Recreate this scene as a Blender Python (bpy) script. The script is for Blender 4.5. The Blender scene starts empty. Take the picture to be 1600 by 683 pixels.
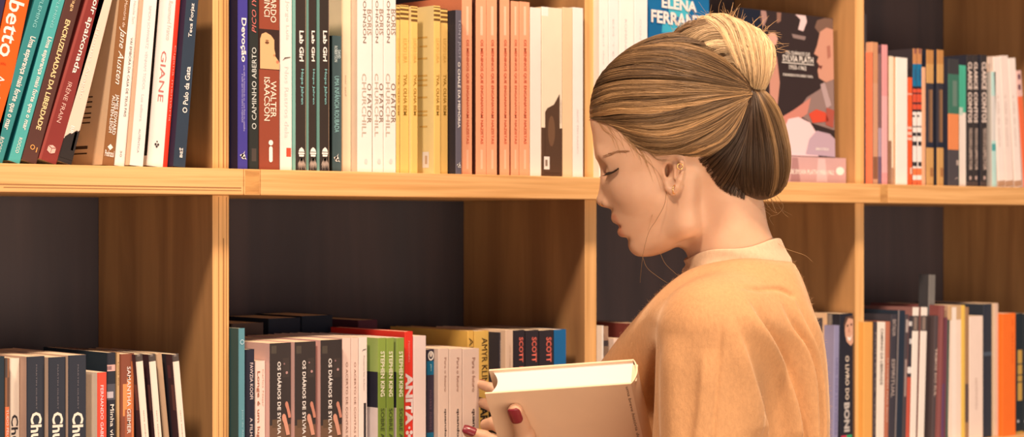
import bpy, bmesh, math, random
import numpy as np
from mathutils import Vector, Matrix
from mathutils.bvhtree import BVHTree

random.seed(4)
rng = np.random.default_rng(4)
scene = bpy.context.scene
COL = scene.collection

# ------------------------------------------------------------------ camera
F = 3000.0                      # focal length in pixels of the 1600 wide frame
HOR = 350.0                     # horizon row
VPX = 4000.0                    # vanishing point of the shelf direction
CZ = 1.45                       # eye height
PPM = 1367.0                    # pixels per metre on the shelf front at x = 358
_n = math.hypot(VPX - 800, F)
RIGHT = Vector(((VPX - 800) / _n, -F / _n, 0))
FWD = Vector((F / _n, (VPX - 800) / _n, 0))
Z0 = F / PPM
CAM = Vector((0, 0, 0)) - RIGHT * ((358 - 800) / F * Z0) - FWD * Z0
CAM.z = CZ
YAW = math.atan2(RIGHT.y, RIGHT.x)

def hit(px, Y):
    """world X (and distance) where the sight line of column px meets the plane y = Y"""
    d = FWD + RIGHT * ((px - 800) / F)
    s = (Y - CAM.y) / d.y
    return CAM.x + d.x * s, s

def height(py, s):
    return CZ + (HOR - py) / F * s

# ------------------------------------------------------------------ colour / materials
def lin(c):
    c = c / 255.0
    return c / 12.92 if c <= 0.04045 else ((c + 0.055) / 1.055) ** 2.4

ILL = {'up': (255, 240, 214), 'll': (252, 216, 176), 'lm': (255, 230, 194), 'ur': (255, 228, 190), 'lr': (253, 220, 184)}
def albedo(rgb, zone='up'):
    w = ILL[zone]
    return tuple(min(0.84, max(0.012, 0.82 * lin(a) / lin(b))) for a, b in zip(rgb, w))

MATS = {}
def mat_plain(name, color, rough=0.5, spec=0.4, sheen=0.0, metallic=0.0, noise=0.0, nscale=60, bump=0.0, coat=0.0):
    m = bpy.data.materials.new(name)
    m.use_nodes = True
    nt = m.node_tree
    b = nt.nodes['Principled BSDF']
    b.inputs['Base Color'].default_value = (*color, 1)
    b.inputs['Roughness'].default_value = rough
    b.inputs['Specular IOR Level'].default_value = spec
    b.inputs['Metallic'].default_value = metallic
    b.inputs['Coat Weight'].default_value = coat
    if sheen:
        b.inputs['Sheen Weight'].default_value = sheen
        b.inputs['Sheen Roughness'].default_value = 0.4
    if noise or bump:
        tc = nt.nodes.new('ShaderNodeTexCoord')
        n = nt.nodes.new('ShaderNodeTexNoise')
        n.inputs['Scale'].default_value = nscale
        n.inputs['Detail'].default_value = 4
        nt.links.new(tc.outputs['Object'], n.inputs['Vector'])
        if noise:
            r = nt.nodes.new('ShaderNodeMapRange')
            r.inputs[3].default_value = 1 - noise
            r.inputs[4].default_value = 1 + noise
            mx = nt.nodes.new('ShaderNodeMix'); mx.data_type = 'RGBA'; mx.blend_type = 'MULTIPLY'
            mx.inputs['Factor'].default_value = 1
            mx.inputs['A'].default_value = (*color, 1)
            nt.links.new(n.outputs['Fac'], r.inputs['Value'])
            nt.links.new(r.outputs['Result'], mx.inputs['B'])
            nt.links.new(mx.outputs['Result'], b.inputs['Base Color'])
        if bump:
            bp = nt.nodes.new('ShaderNodeBump')
            bp.inputs['Strength'].default_value = bump
            bp.inputs['Distance'].default_value = 0.002
            nt.links.new(n.outputs['Fac'], bp.inputs['Height'])
            nt.links.new(bp.outputs['Normal'], b.inputs['Normal'])
    return m

def paper(rgb, zone='up', kind='c'):
    key = (rgb, zone, kind)
    if key not in MATS:
        al = albedo(rgb, zone)
        if kind == 'c':
            MATS[key] = mat_plain('cover_stock', al, rough=0.5, spec=0.14, noise=0.05, nscale=45)
        else:
            MATS[key] = mat_plain('print_ink', al, rough=0.55, spec=0.12)
    return MATS[key]

def mat_pages():
    if 'pages' not in MATS:
        m = mat_plain('page_edges', (0.72, 0.62, 0.46), rough=0.8, spec=0.1)
        nt = m.node_tree
        tc = nt.nodes.new('ShaderNodeTexCoord'); mp = nt.nodes.new('ShaderNodeMapping')
        mp.inputs['Scale'].default_value = (2600, 3, 3)
        n = nt.nodes.new('ShaderNodeTexNoise'); n.inputs['Scale'].default_value = 1
        cr = nt.nodes.new('ShaderNodeMapRange'); cr.inputs[3].default_value = 0.85; cr.inputs[4].default_value = 1.1
        mx = nt.nodes.new('ShaderNodeMix'); mx.data_type = 'RGBA'; mx.blend_type = 'MULTIPLY'
        mx.inputs['Factor'].default_value = 1; mx.inputs['A'].default_value = (0.72, 0.62, 0.46, 1)
        L = nt.links.new
        L(tc.outputs['Object'], mp.inputs['Vector']); L(mp.outputs['Vector'], n.inputs['Vector'])
        L(n.outputs['Fac'], cr.inputs['Value']); L(cr.outputs['Result'], mx.inputs['B'])
        L(mx.outputs['Result'], nt.nodes['Principled BSDF'].inputs['Base Color'])
        MATS['pages'] = m
    return MATS['pages']

def mat_wood(name, c1, c2, stretch, rough=0.45, spec=0.3, lines=None):
    """stretch: object-space scale, small along the grain"""
    m = bpy.data.materials.new(name); m.use_nodes = True
    nt = m.node_tree; L = nt.links.new
    b = nt.nodes['Principled BSDF']
    b.inputs['Roughness'].default_value = rough
    b.inputs['Specular IOR Level'].default_value = spec
    tc = nt.nodes.new('ShaderNodeTexCoord')
    mp = nt.nodes.new('ShaderNodeMapping'); mp.inputs['Scale'].default_value = stretch
    n1 = nt.nodes.new('ShaderNodeTexNoise'); n1.inputs['Scale'].default_value = 1.0; n1.inputs['Detail'].default_value = 6; n1.inputs['Distortion'].default_value = 0.6
    n2 = nt.nodes.new('ShaderNodeTexNoise'); n2.inputs['Scale'].default_value = 3.1; n2.inputs['Detail'].default_value = 3
    cr = nt.nodes.new('ShaderNodeValToRGB')
    cr.color_ramp.elements[0].position = 0.36; cr.color_ramp.elements[0].color = (*c2, 1)
    cr.color_ramp.elements[1].position = 0.60; cr.color_ramp.elements[1].color = (*c1, 1)
    r2 = nt.nodes.new('ShaderNodeMapRange'); r2.inputs[3].default_value = 0.86; r2.inputs[4].default_value = 1.1
    mx = nt.nodes.new('ShaderNodeMix'); mx.data_type = 'RGBA'; mx.blend_type = 'MULTIPLY'; mx.inputs['Factor'].default_value = 1
    bp = nt.nodes.new('ShaderNodeBump'); bp.inputs['Strength'].default_value = 0.12; bp.inputs['Distance'].default_value = 0.001
    L(tc.outputs['Object'], mp.inputs['Vector'])
    L(mp.outputs['Vector'], n1.inputs['Vector']); L(mp.outputs['Vector'], n2.inputs['Vector'])
    L(n1.outputs['Fac'], cr.inputs['Fac']); L(n2.outputs['Fac'], r2.inputs['Value'])
    L(cr.outputs['Color'], mx.inputs['A']); L(r2.outputs['Result'], mx.inputs['B'])
    L(mx.outputs['Result'], b.inputs['Base Color'])
    L(n1.outputs['Fac'], bp.inputs['Height']); L(bp.outputs['Normal'], b.inputs['Normal'])
    return m

# ------------------------------------------------------------------ object helpers
def link(name, me, parent=None, mats=()):
    o = bpy.data.objects.new(name, me)
    COL.objects.link(o)
    if parent is not None:
        o.parent = parent
    for m in mats:
        me.materials.append(m)
    return o

def empty(name, label, cat, group=None, loc=(0, 0, 0), rot=(0, 0, 0)):
    o = bpy.data.objects.new(name, None); COL.objects.link(o)
    o.empty_display_size = 0.05
    o.location = loc; o.rotation_euler = rot
    o['label'] = label; o['category'] = cat
    if group: o['group'] = group
    return o

def mesh_from(name, verts, faces, idx=None, smooth=False):
    me = bpy.data.meshes.new(name)
    me.from_pydata([tuple(v) for v in verts], [], faces)
    if idx is not None:
        me.polygons.foreach_set('material_index', idx)
    if smooth:
        me.polygons.foreach_set('use_smooth', [True] * len(me.polygons))
    me.update()
    return me

def box_bm(bm, x0, x1, y0, y1, z0, z1, mi=0, bev=0.0):
    r = bmesh.ops.create_cube(bm, size=1)
    vs = r['verts']
    for v in vs:
        v.co = Vector(((x0 + x1) / 2 + v.co.x * (x1 - x0), (y0 + y1) / 2 + v.co.y * (y1 - y0), (z0 + z1) / 2 + v.co.z * (z1 - z0)))
    fs = {f for v in vs for f in v.link_faces}
    for f in fs: f.material_index = mi
    if bev:
        es = list({e for v in vs for e in v.link_edges})
        bmesh.ops.bevel(bm, geom=es, offset=bev, segments=2, affect='EDGES', profile=0.6)

def bm_obj(name, bm, parent, mats, smooth=False):
    me = bpy.data.meshes.new(name)
    bm.normal_update(); bm.to_mesh(me); bm.free()
    if smooth:
        me.polygons.foreach_set('use_smooth', [True] * len(me.polygons))
    return link(name, me, parent, mats)

# text is queued, converted to meshes in one go at the end
TEXTQ = []
def text_on(parent, name, s, rect, mode, mat, origin, ux, uz, label=None, bold=0.0, shear=0.0):
    """rect = (a0, a1, b0, b1) in the plane spanned by ux (across) and uz (up) from origin.
    mode d: reads downwards, u: upwards, h: level"""
    TEXTQ.append((parent, name, s, rect, mode, mat, Vector(origin), Vector(ux), Vector(uz), label, bold, shear))

def flush_texts():
    made = []
    for i, t in enumerate(TEXTQ):
        cu = bpy.data.curves.new('lettering', 'FONT')
        cu.body = t[2]; cu.size = 1.0; cu.resolution_u = 2
        cu.align_x = 'CENTER'
        cu.offset = t[10]
        cu.space_line = 0.8
        cu.shear = t[11]
        o = bpy.data.objects.new('lettering', cu); COL.objects.link(o)
        made.append(o)
    bpy.context.view_layer.update()
    dg = bpy.context.evaluated_depsgraph_get()
    for o, t in zip(made, TEXTQ):
        parent, name, s, rect, mode, mat, org, ux, uz, label, bold, shear = t
        me = bpy.data.meshes.new_from_object(o.evaluated_get(dg))
        cu = o.data
        bpy.data.objects.remove(o); bpy.data.curves.remove(cu)
        n = len(me.vertices)
        if n == 0: continue
        co = np.empty(n * 3); me.vertices.foreach_get('co', co); co = co.reshape(-1, 3)
        lo, hi = co.min(0), co.max(0)
        p = (co[:, 0] - lo[0]) / max(1e-6, hi[0] - lo[0])
        q = (co[:, 1] - lo[1]) / max(1e-6, hi[1] - lo[1])
        a0, a1, b0, b1 = rect
        if mode == 'd':   a = a0 + q * (a1 - a0); b = b1 - p * (b1 - b0)
        elif mode == 'u': a = a1 - q * (a1 - a0); b = b0 + p * (b1 - b0)
        else:             a = a0 + p * (a1 - a0); b = b0 + q * (b1 - b0)
        out = np.array(org)[None] + a[:, None] * np.array(ux)[None] + b[:, None] * np.array(uz)[None]
        me.vertices.foreach_set('co', out.ravel()); me.update()
        me.materials.clear(); me.materials.append(mat)
        me.name = name
        ob = link(name, me, parent)
        if label: ob['label'] = label
    TEXTQ.clear()

# ------------------------------------------------------------------ setting
WOOD_H = mat_wood('pine_ply_along', (0.80, 0.50, 0.22), (0.64, 0.37, 0.14), (3, 60, 140))
WOOD_V = mat_wood('pine_ply_upright', (0.80, 0.50, 0.22), (0.64, 0.37, 0.14), (140, 60, 3))
WOOD_S = mat_wood('upright_side_shade_tone', (0.46, 0.27, 0.12), (0.33, 0.185, 0.085), (40, 26, 2.2))  # darker copy of the pine: shade on the sides put into the colour
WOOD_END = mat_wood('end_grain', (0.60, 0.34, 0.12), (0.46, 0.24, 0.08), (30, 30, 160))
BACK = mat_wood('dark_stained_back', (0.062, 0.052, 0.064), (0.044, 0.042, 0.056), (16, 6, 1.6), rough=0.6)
PLYLINE = mat_plain('ply_glue_line', (0.34, 0.18, 0.07), rough=0.7)

SH_TOP = CZ + (HOR - 263.5) / PPM          # top of the shelf in the middle of the picture
SH_T = 0.030
PITCH = 0.4297
UPR_Y = 0.030                               # uprights stand back from the shelf edge
DEPTH = 0.28
_w = (hit(1350, UPR_Y)[0] - hit(358, UPR_Y)[0]) / 2
UP_R = [hit(358, UPR_Y)[0] + k * _w for k in range(-2, 5)]
UP_T = hit(358, UPR_Y)[0] - hit(332, UPR_Y)[0]
XL, XR = UP_R[0] - UP_T, UP_R[-1]

def bookcase():
    root = empty('bookcase', 'wide pale plywood bookcase with dark back filled with books', 'bookcase', None, (0, 0, 0))
    root['label'] = 'tall pale plywood bookcase with dark back panel holding all the books'
    tops = [SH_TOP + k * PITCH for k in (-3, -2, -1, 0, 1)]
    zlo, zhi = 0.0, tops[-1] + 0.0
    for k, zt in enumerate(tops):
        bm = bmesh.new()
        # boards are jointed over the uprights: separate lengths, a short block over each upright
        for i in range(len(UP_R) - 1):
            a = UP_R[i] if i else XL
            b = UP_R[i + 1]
            box_bm(bm, a + (0.0235 if i else 0), b - 0.0006, 0, DEPTH, zt - SH_T, zt, 0, 0.0012)
            if i:
                box_bm(bm, a, a + 0.0229, 0, DEPTH, zt - SH_T, zt, 1, 0.0012)
        # ply glue line and a hairline split under the left boards
        for i in (0, 1, 2):
            a, b = UP_R[i] + 0.03, UP_R[i + 1] - (0.012 if i != 1 else 0.004)
            if i == 1:
                box_bm(bm, a, b, -0.0003, 0.001, zt - 0.0225, zt - 0.0212, 2)
                box_bm(bm, b - 0.30, b, -0.0003, 0.001, zt - 0.0252, zt - 0.0245, 2)
        bm_obj('shelf_board', bm, root, [WOOD_H, WOOD_END, PLYLINE])
    for i, xr in enumerate(UP_R):
        for k in range(len(tops) - 1):
            bm = bmesh.new()
            z0, z1 = tops[k], tops[k + 1] - SH_T
            box_bm(bm, xr - UP_T, xr, UPR_Y, DEPTH, z0, z1, 0, 0.001)
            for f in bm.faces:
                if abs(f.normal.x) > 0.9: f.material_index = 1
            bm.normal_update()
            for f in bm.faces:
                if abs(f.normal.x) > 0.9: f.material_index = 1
            if i == 2:
                box_bm(bm, xr - 0.0085, xr - 0.0072, UPR_Y - 0.0004, UPR_Y + 0.001, z0 + 0.002, z1 - 0.05 , 2)
                box_bm(bm, xr - 0.0150, xr - 0.0143, UPR_Y - 0.0004, UPR_Y + 0.001, z0 + 0.002, z1 - 0.002, 2)
                box_bm(bm, xr - 0.0042, xr - 0.0036, UPR_Y - 0.0004, UPR_Y + 0.001, z0 + 0.002, z1 - 0.002, 2)
            bm_obj('upright', bm, root, [WOOD_V, WOOD_S, PLYLINE])
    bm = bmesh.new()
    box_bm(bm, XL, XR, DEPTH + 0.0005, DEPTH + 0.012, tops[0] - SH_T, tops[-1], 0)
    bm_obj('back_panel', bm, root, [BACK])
    bm = bmesh.new()
    box_bm(bm, XL + 0.02, XR - 0.02, 0.03, 0.05, 0.0, tops[0] - SH_T, 0, 0.001)
    bm_obj('plinth', bm, root, [WOOD_H])
    return root

def shell():
    FL = mat_wood('floor_boards', (0.30, 0.17, 0.08), (0.20, 0.10, 0.05), (2, 14, 2), rough=0.4)
    WA = mat_plain('painted_wall', (0.55, 0.45, 0.34), rough=0.85, noise=0.05, nscale=8)
    for name, b, m in (('floor', (-4, 5, -4.2, 0.4, -0.1, 0), FL), ('wall_back', (-4, 5, 0.36, 0.5, 0, 3.2), WA)):
        bm = bmesh.new(); box_bm(bm, *b)
        o = bm_obj(name, bm, None, [m]); o['kind'] = 'structure'

def camera_and_light():
    cd = bpy.data.cameras.new('camera'); co = bpy.data.objects.new('camera', cd); COL.objects.link(co)
    cd.sensor_width = 36; cd.lens = 36 * F / 1600
    cd.shift_y = (HOR - 341.5) / 1600
    cd.clip_start = 0.05
    co.location = CAM
    co.rotation_euler = (math.pi / 2, 0, YAW)
    cd.dof.use_dof = True
    cd.dof.focus_distance = 2.12
    cd.dof.aperture_fstop = 8
    scene.camera = co
    def area(name, loc, target, size, power, color, spread=180, sx=None):
        ld = bpy.data.lights.new(name, 'AREA'); lo = bpy.data.objects.new(name, ld); COL.objects.link(lo)
        ld.shape = 'DISK'; ld.size = size; ld.energy = power; ld.color = color
        if sx: ld.shape = 'RECTANGLE'; ld.size = sx; ld.size_y = size
        ld.spread = math.radians(spread)
        lo.location = loc
        d = Vector(target) - Vector(loc)
        lo.rotation_euler = d.to_track_quat('-Z', 'Y').to_euler()
    area('ceiling_spot_lamp', (-1.55, -1.0, 3.7), (0.2, -0.05, 1.3), 0.36, KEY, (1.0, 0.69, 0.47))
    area('added_right_key', (0.3, -1.0, 3.7), (1.2, -0.05, 1.3), 0.36, KEY * 1.0, (1.0, 0.68, 0.45))  # unseen lamp added to brighten the books on the right
    area('added_front_fill', (-0.1, -3.8, 0.95), (0.4, 0, 1.2), 1.4, FILL, (1.0, 0.71, 0.48), sx=5.4)  # unseen wide panel added to brighten the person, held book and spines
    w = bpy.data.worlds.new('room_ambient'); scene.world = w; w.use_nodes = True
    bg = w.node_tree.nodes['Background']
    bg.inputs[0].default_value = (0.45, 0.62, 1.0, 1); bg.inputs[1].default_value = AMB
    scene.view_settings.view_transform = 'Standard'
    scene.view_settings.look = 'None'
    scene.view_settings.exposure = 0; scene.view_settings.gamma = 1
    scene.view_settings.use_curve_mapping = False
KEY, FILL, AMB = 78, 150, 0.17
# ------------------------------------------------------------------ books
SHELF = {'up': SH_TOP, 'ur': SH_TOP, 'll': SH_TOP - PITCH, 'lm': SH_TOP - PITCH, 'lr': SH_TOP - PITCH}
STATE = {'right': None}

def cover_mesh(w, d, h, rects, face_rects, bt, mats_of, base, face, right=None):
    """paperback / hardback cover: spine wall cut into printed cells, two boards, all one mesh.
    local frame: x across the spine from the middle, y into the shelf, z up"""
    verts, faces, mi, mats = [], [], [], []
    def M(rgb):
        m = mats_of(rgb)
        if m not in mats: mats.append(m)
        return mats.index(m)
    def quad(a, b, c, e, m):
        k = len(verts); verts.extend([a, b, c, e]); faces.append((k, k + 1, k + 2, k + 3)); mi.append(m)
    ch = min(0.0009, w * 0.14)
    xa, xb = -w / 2, w / 2
    def cells(u_lo, u_hi, rs, col, put):
        us = sorted({u_lo, u_hi} | {min(u_hi, max(u_lo, r[k])) for r in rs for k in (0, 1)})
        vs = sorted({0.0, h} | {min(h, max(0.0, r[k])) for r in rs for k in (2, 3)})
        for i in range(len(us) - 1):
            for j in range(len(vs) - 1):
                if us[i + 1] - us[i] < 1e-6 or vs[j + 1] - vs[j] < 1e-6: continue
                cu, cv = (us[i] + us[i + 1]) / 2, (vs[j] + vs[j + 1]) / 2
                c = col
                for r in rs:
                    if r[0] <= cu <= r[1] and r[2] <= cv <= r[3]: c = r[4]
                put(us[i], us[i + 1], vs[j], vs[j + 1], M(c))
    sp = [(xa + r[0] * w, xa + r[1] * w, r[2], r[3], r[4]) for r in rects]
    cells(xa + ch, xb - ch, sp, base, lambda a, b, c, e, m: quad((a, 0, c), (b, 0, c), (b, 0, e), (a, 0, e), m))
    # folded edges take the spine colours next to them
    left_rs = [(0, 1, r[2], r[3], r[4]) for r in sp if r[0] <= xa + ch * 1.2]
    right_rs = [(0, 1, r[2], r[3], r[4]) for r in sp if r[1] >= xb - ch * 1.2]
    cells(0, 1, left_rs, base, lambda a, b, c, e, m: quad((xa, ch, c), (xa + ch, 0, c), (xa + ch, 0, e), (xa, ch, e), m))
    cells(0, 1, right_rs, base, lambda a, b, c, e, m: quad((xb - ch, 0, c), (xb, ch, c), (xb, ch, e), (xb - ch, 0, e), m))
    # left board outside (u runs from the spine backwards)
    fr = [(r[0] * d, r[1] * d, r[2], r[3], r[4]) for r in face_rects]
    cells(ch, d, fr, face, lambda a, b, c, e, m: quad((xa, b, c), (xa, a, c), (xa, a, e), (xa, b, e), m))
    mR = M(right or face)
    quad((xb, ch, 0), (xb, d, 0), (xb, d, h), (xb, ch, h), mR)
    mP = M(face)
    # insides
    quad((xa + bt, bt, 0), (xa + bt, d, 0), (xa + bt, d, h), (xa + bt, bt, h), mP)
    quad((xb - bt, d, 0), (xb - bt, bt, 0), (xb - bt, bt, h), (xb - bt, d, h), mR)
    quad((xb - bt, bt, 0), (xa + bt, bt, 0), (xa + bt, bt, h), (xb - bt, bt, h), mP)
    for z in (0, h):                                                    # rims
        fl = [(xa, d, z), (xa, ch, z), (xa + bt, bt, z), (xa + bt, d, z)]
        sr = [(xa, ch, z), (xa + ch, 0, z), (xb - ch, 0, z), (xb, ch, z), (xb - bt, bt, z), (xa + bt, bt, z)]
        rr = [(xb, ch, z), (xb, d, z), (xb - bt, d, z), (xb - bt, bt, z)]
        for poly, m in ((fl, mP), (sr, M(base)), (rr, mR)):
            if z == 0: poly = poly[::-1]
            k = len(verts); verts.extend(poly); faces.append(tuple(range(k, k + len(poly)))); mi.append(m)
    for x0, x1, m in ((xa, xa + bt, mP), (xb - bt, xb, mR)):
        quad((x1, d, 0), (x0, d, 0), (x0, d, h), (x1, d, h), m)
    me = mesh_from('cover', verts, faces, mi)
    for m in mats: me.materials.append(m)
    return me

def pages_mesh(w, d, h, bt, hard=False):
    xa, xb = -w / 2 + bt, w / 2 - bt
    y0, y1 = bt, d - (0.004 if hard else 0.0008)
    z0, z1 = (0.003, h - 0.003) if hard else (0.0004, h - 0.0005)
    bm = bmesh.new()
    box_bm(bm, xa, xb, y0, y1, z0, z1)
    me = bpy.data.meshes.new('pages'); bm.normal_update(); bm.to_mesh(me); bm.free()
    me.materials.append(mat_pages())
    return me

def book(zone, x0, x1, yt, col, label, cat='book', face=None, right=None, xt=None, y=0.018, dep=0.14, rects=(), frects=(), texts=(), group=None, marks=(), prot=False, bt=None, name='paperback_book', zb=0.0, hard=False):
    """x0, x1: columns of the spine at its foot, yt: row of its top; the book is set on its shelf where those
    sight lines meet the plane of the spines"""
    face = face or col
    XA, s = hit(x0, y)
    if prot and STATE['right'] is not None:
        # pushed up against its neighbour, sticking out by what shows of its side
        lo, hi_ = 0.0, y
        for _ in range(30):
            mid = (lo + hi_) / 2
            if hit(x0, mid)[0] < STATE['right'] + 0.0004: lo = mid
            else: hi_ = mid
        y = max(0.001, lo)
        XA, s = hit(x0, y)
    XB, s2 = hit(x1, y)
    if STATE['right'] is not None and XA < STATE['right'] + 0.0003 and xt is None and zone == STATE.get('zone'):
        XA = STATE['right'] + 0.0003
    sm = (s + s2) / 2
    zs = SHELF[zone] + zb
    ht = height(yt, s if xt is not None else sm) - zs
    lean = 0.0
    w = XB - XA
    if xt is not None:
        dX = hit(xt, y)[0] - XA
        lean = math.atan2(dX, ht)
        w = w * math.cos(lean)
        ht = ht / math.cos(lean)
    w = max(w, 0.003)
    h = ht
    bt = bt or (0.0022 if hard else min(0.0006, w * 0.12))
    if lean > 0:
        px, off = XB, -w / 2
    elif lean < 0:
        px, off = XA, w / 2
    else:
        px, off = (XA + XB) / 2, 0
    STATE['right'] = XB; STATE['zone'] = zone
    root = empty(name, label, cat, group, (px, y, zs), (0, lean, 0))
    cosl = math.cos(lean)
    def V(py): return min(h, max(0.0, (height(py, sm) - zs) / cosl))
    rs = [(r[0], r[1], V(r[3]), V(r[2]), r[4]) for r in rects]
    fr = [(r[0], r[1], V(r[3]), V(r[2]), r[4]) for r in frects]
    me = cover_mesh(w, dep, h, rs, fr, bt, lambda c: paper(c, zone), col, face, right)
    c = link('cover', me, root); c.location = (off, 0, 0)
    p = link('pages', pages_mesh(w, dep, h, bt, hard), root); p.location = (off, 0, 0)
    for t in texts:
        s_, u0, u1, ya, yb, rgb, mode = t[:7]
        nm = t[7] if len(t) > 7 else 'title'
        bold = t[8] if len(t) > 8 else 0.0
        text_on(root, nm, s_, (off - w / 2 + u0 * w, off - w / 2 + u1 * w, (height(yb, sm) - zs) / cosl, min(h - 0.001, (height(ya, sm) - zs) / cosl)), mode,
                paper(rgb, zone, 't'), (0, -0.00035, 0), (1, 0, 0), (0, 0, 1), bold=bold, shear=(t[9] if len(t) > 9 else 0.0))
    for k in marks:
        emblem(root, k[0], off - w / 2 + k[1] * w, V(k[2]), k[3] / F * sm, paper(k[4], zone, 't'), k[5] if len(k) > 5 else 1.0)
    return root, dict(w=w, h=h, off=off, V=V, s=sm, y=y)

def emblem(root, kind, x, z, r, mat, asp=1.0):
    """small printed marks: disc, ring, bird, house, bar, flag, crown, blob"""
    shapes = []
    C = lambda n, rx, rz, cx=0, cz=0, a0=0: [(cx + rx * math.cos(a0 + 2 * math.pi * i / n), cz + rz * math.sin(a0 + 2 * math.pi * i / n)) for i in range(n)]
    if kind == 'disc': shapes = [C(20, r * asp, r)]
    elif kind == 'ring':
        a, b = C(24, r * asp, r), C(24, r * asp * 0.68, r * 0.68)
        shapes = [[a[i], a[(i + 1) % 24], b[(i + 1) % 24], b[i]] for i in range(24)]
    elif kind == 'bird':   # curl with a swung tail
        shapes = [C(14, r * .55, r * .6, 0, -r * .2), [(-r * .9, r * .1), (-r * .3, -r * .5), (r * .2, r * .3), (r * .5, r * 1.1), (r * .1, r * .5)], [(-r * .2, -r * .5), (r * .9, -r * .9), (r * .3, -r * .1)]]
    elif kind == 'house':  # three layered little house
        shapes = [[(-r * .8, r * .1), (r * .8, r * .1), (r * .55, r * .7), (0, r * 1.1), (-r * .55, r * .7)], [(-r * .8, -r * .05), (-r * .8, -r * .4), (r * .8, -r * .4), (r * .8, -r * .05)], [(-r * .7, -r * .5), (-r * .6, -r * .95), (r * .6, -r * .95), (r * .7, -r * .5)]]
    elif kind == 'bar': shapes = [[(-r * asp, -r), (r * asp, -r), (r * asp, r), (-r * asp, r)]]
    elif kind == 'capsule':
        k = r * asp
        shapes = [[(k * math.cos(t), (r - k) + k * math.sin(t)) for t in np.linspace(0, math.pi, 10)] + [(k * math.cos(t), -(r - k) + k * math.sin(t)) for t in np.linspace(math.pi, 2 * math.pi, 10)]]
    elif kind == 'box3':   # open cube
        shapes = [[(-r, r * .5), (-r * .05, r * .15), (-r * .05, -r), (-r, -r * .55)], [(r, r * .5), (r * .05, r * .15), (r * .05, -r), (r, -r * .55)], [(-r * .9, r * .65), (0, r), (r * .9, r * .65), (0, r * .3)]]
    elif kind == 'diamond': shapes = [C(4, r * asp, r)]
    elif kind == 'clover': shapes = [C(12, r * .32, r * .32, -r * .4, 0), C(12, r * .32, r * .32, r * .4, 0), C(12, r * .22, r * .22, 0, r * .75), C(12, r * .3, r * .3, 0, -r * .55)]
    elif kind == 'roots':
        for k in range(9):
            a = -math.pi / 2 + (k - 4) * 0.17
            L = r * (0.9 + 0.35 * ((k * 7) % 5) / 5)
            e = (L * math.cos(a) * .9, L * math.sin(a) * 1.2)
            nx = r * .05
            shapes.append([(-nx + e[0] * .1, 0), (nx + e[0] * .1, 0), (e[0] * .7 + nx, e[1] * .6), (e[0], e[1]), (e[0] * .7 - nx, e[1] * .6)])
    elif kind == 'finger':  # a printed finger pointing up, slightly bent
        shapes = [[(r * .18, -r), (r * .58, -r * .95), (r * .40, -r * .2), (r * .22, r * .45), (r * .10, r * .85), (-r * .04, r), (-r * .2, r * .98), (-r * .32, r * .8), (-r * .3, r * .5), (-r * .12, r * .1), (r * .04, -r * .45)]]
    elif kind == 'arch':    # dark picture with a peaked top edge
        shapes = [[(-r * asp, -r), (r * asp, -r), (r * asp, r), (r * asp * .8, r * .93), (r * asp * .2, r * .72), (-r * asp * .7, r * .62), (-r * asp, r * .52)]]
    elif kind == 'swoosh':
        shapes = [[(-r, -r * .3), (-r * .3, r * .15), (r, r * .45), (r, r * .6), (-r * .4, r * .4)]]
    elif kind == 'torn':   # jagged upper edge of a printed picture
        top = [(-r * asp + 2 * r * asp * i / 9, r * (0.15 * ((i * 5) % 4) / 4 + 0.25 + i * 0.07)) for i in range(10)]
        shapes = [[(-r * asp, -r), (r * asp, -r)] + top[::-1]]
    verts, faces = [], []
    for s in shapes:
        # keep every shape facing the reader (-y)
        area = sum(s[i][0] * s[(i + 1) % len(s)][1] - s[(i + 1) % len(s)][0] * s[i][1] for i in range(len(s)))
        if area < 0: s = s[::-1]
        k = len(verts)
        verts += [(x + px, -0.0004, z + pz) for px, pz in s]
        faces.append(tuple(range(k, k + len(s))))
    me = mesh_from('printed_mark', verts, faces)
    return link('printed_mark', me, root, [mat])

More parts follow.
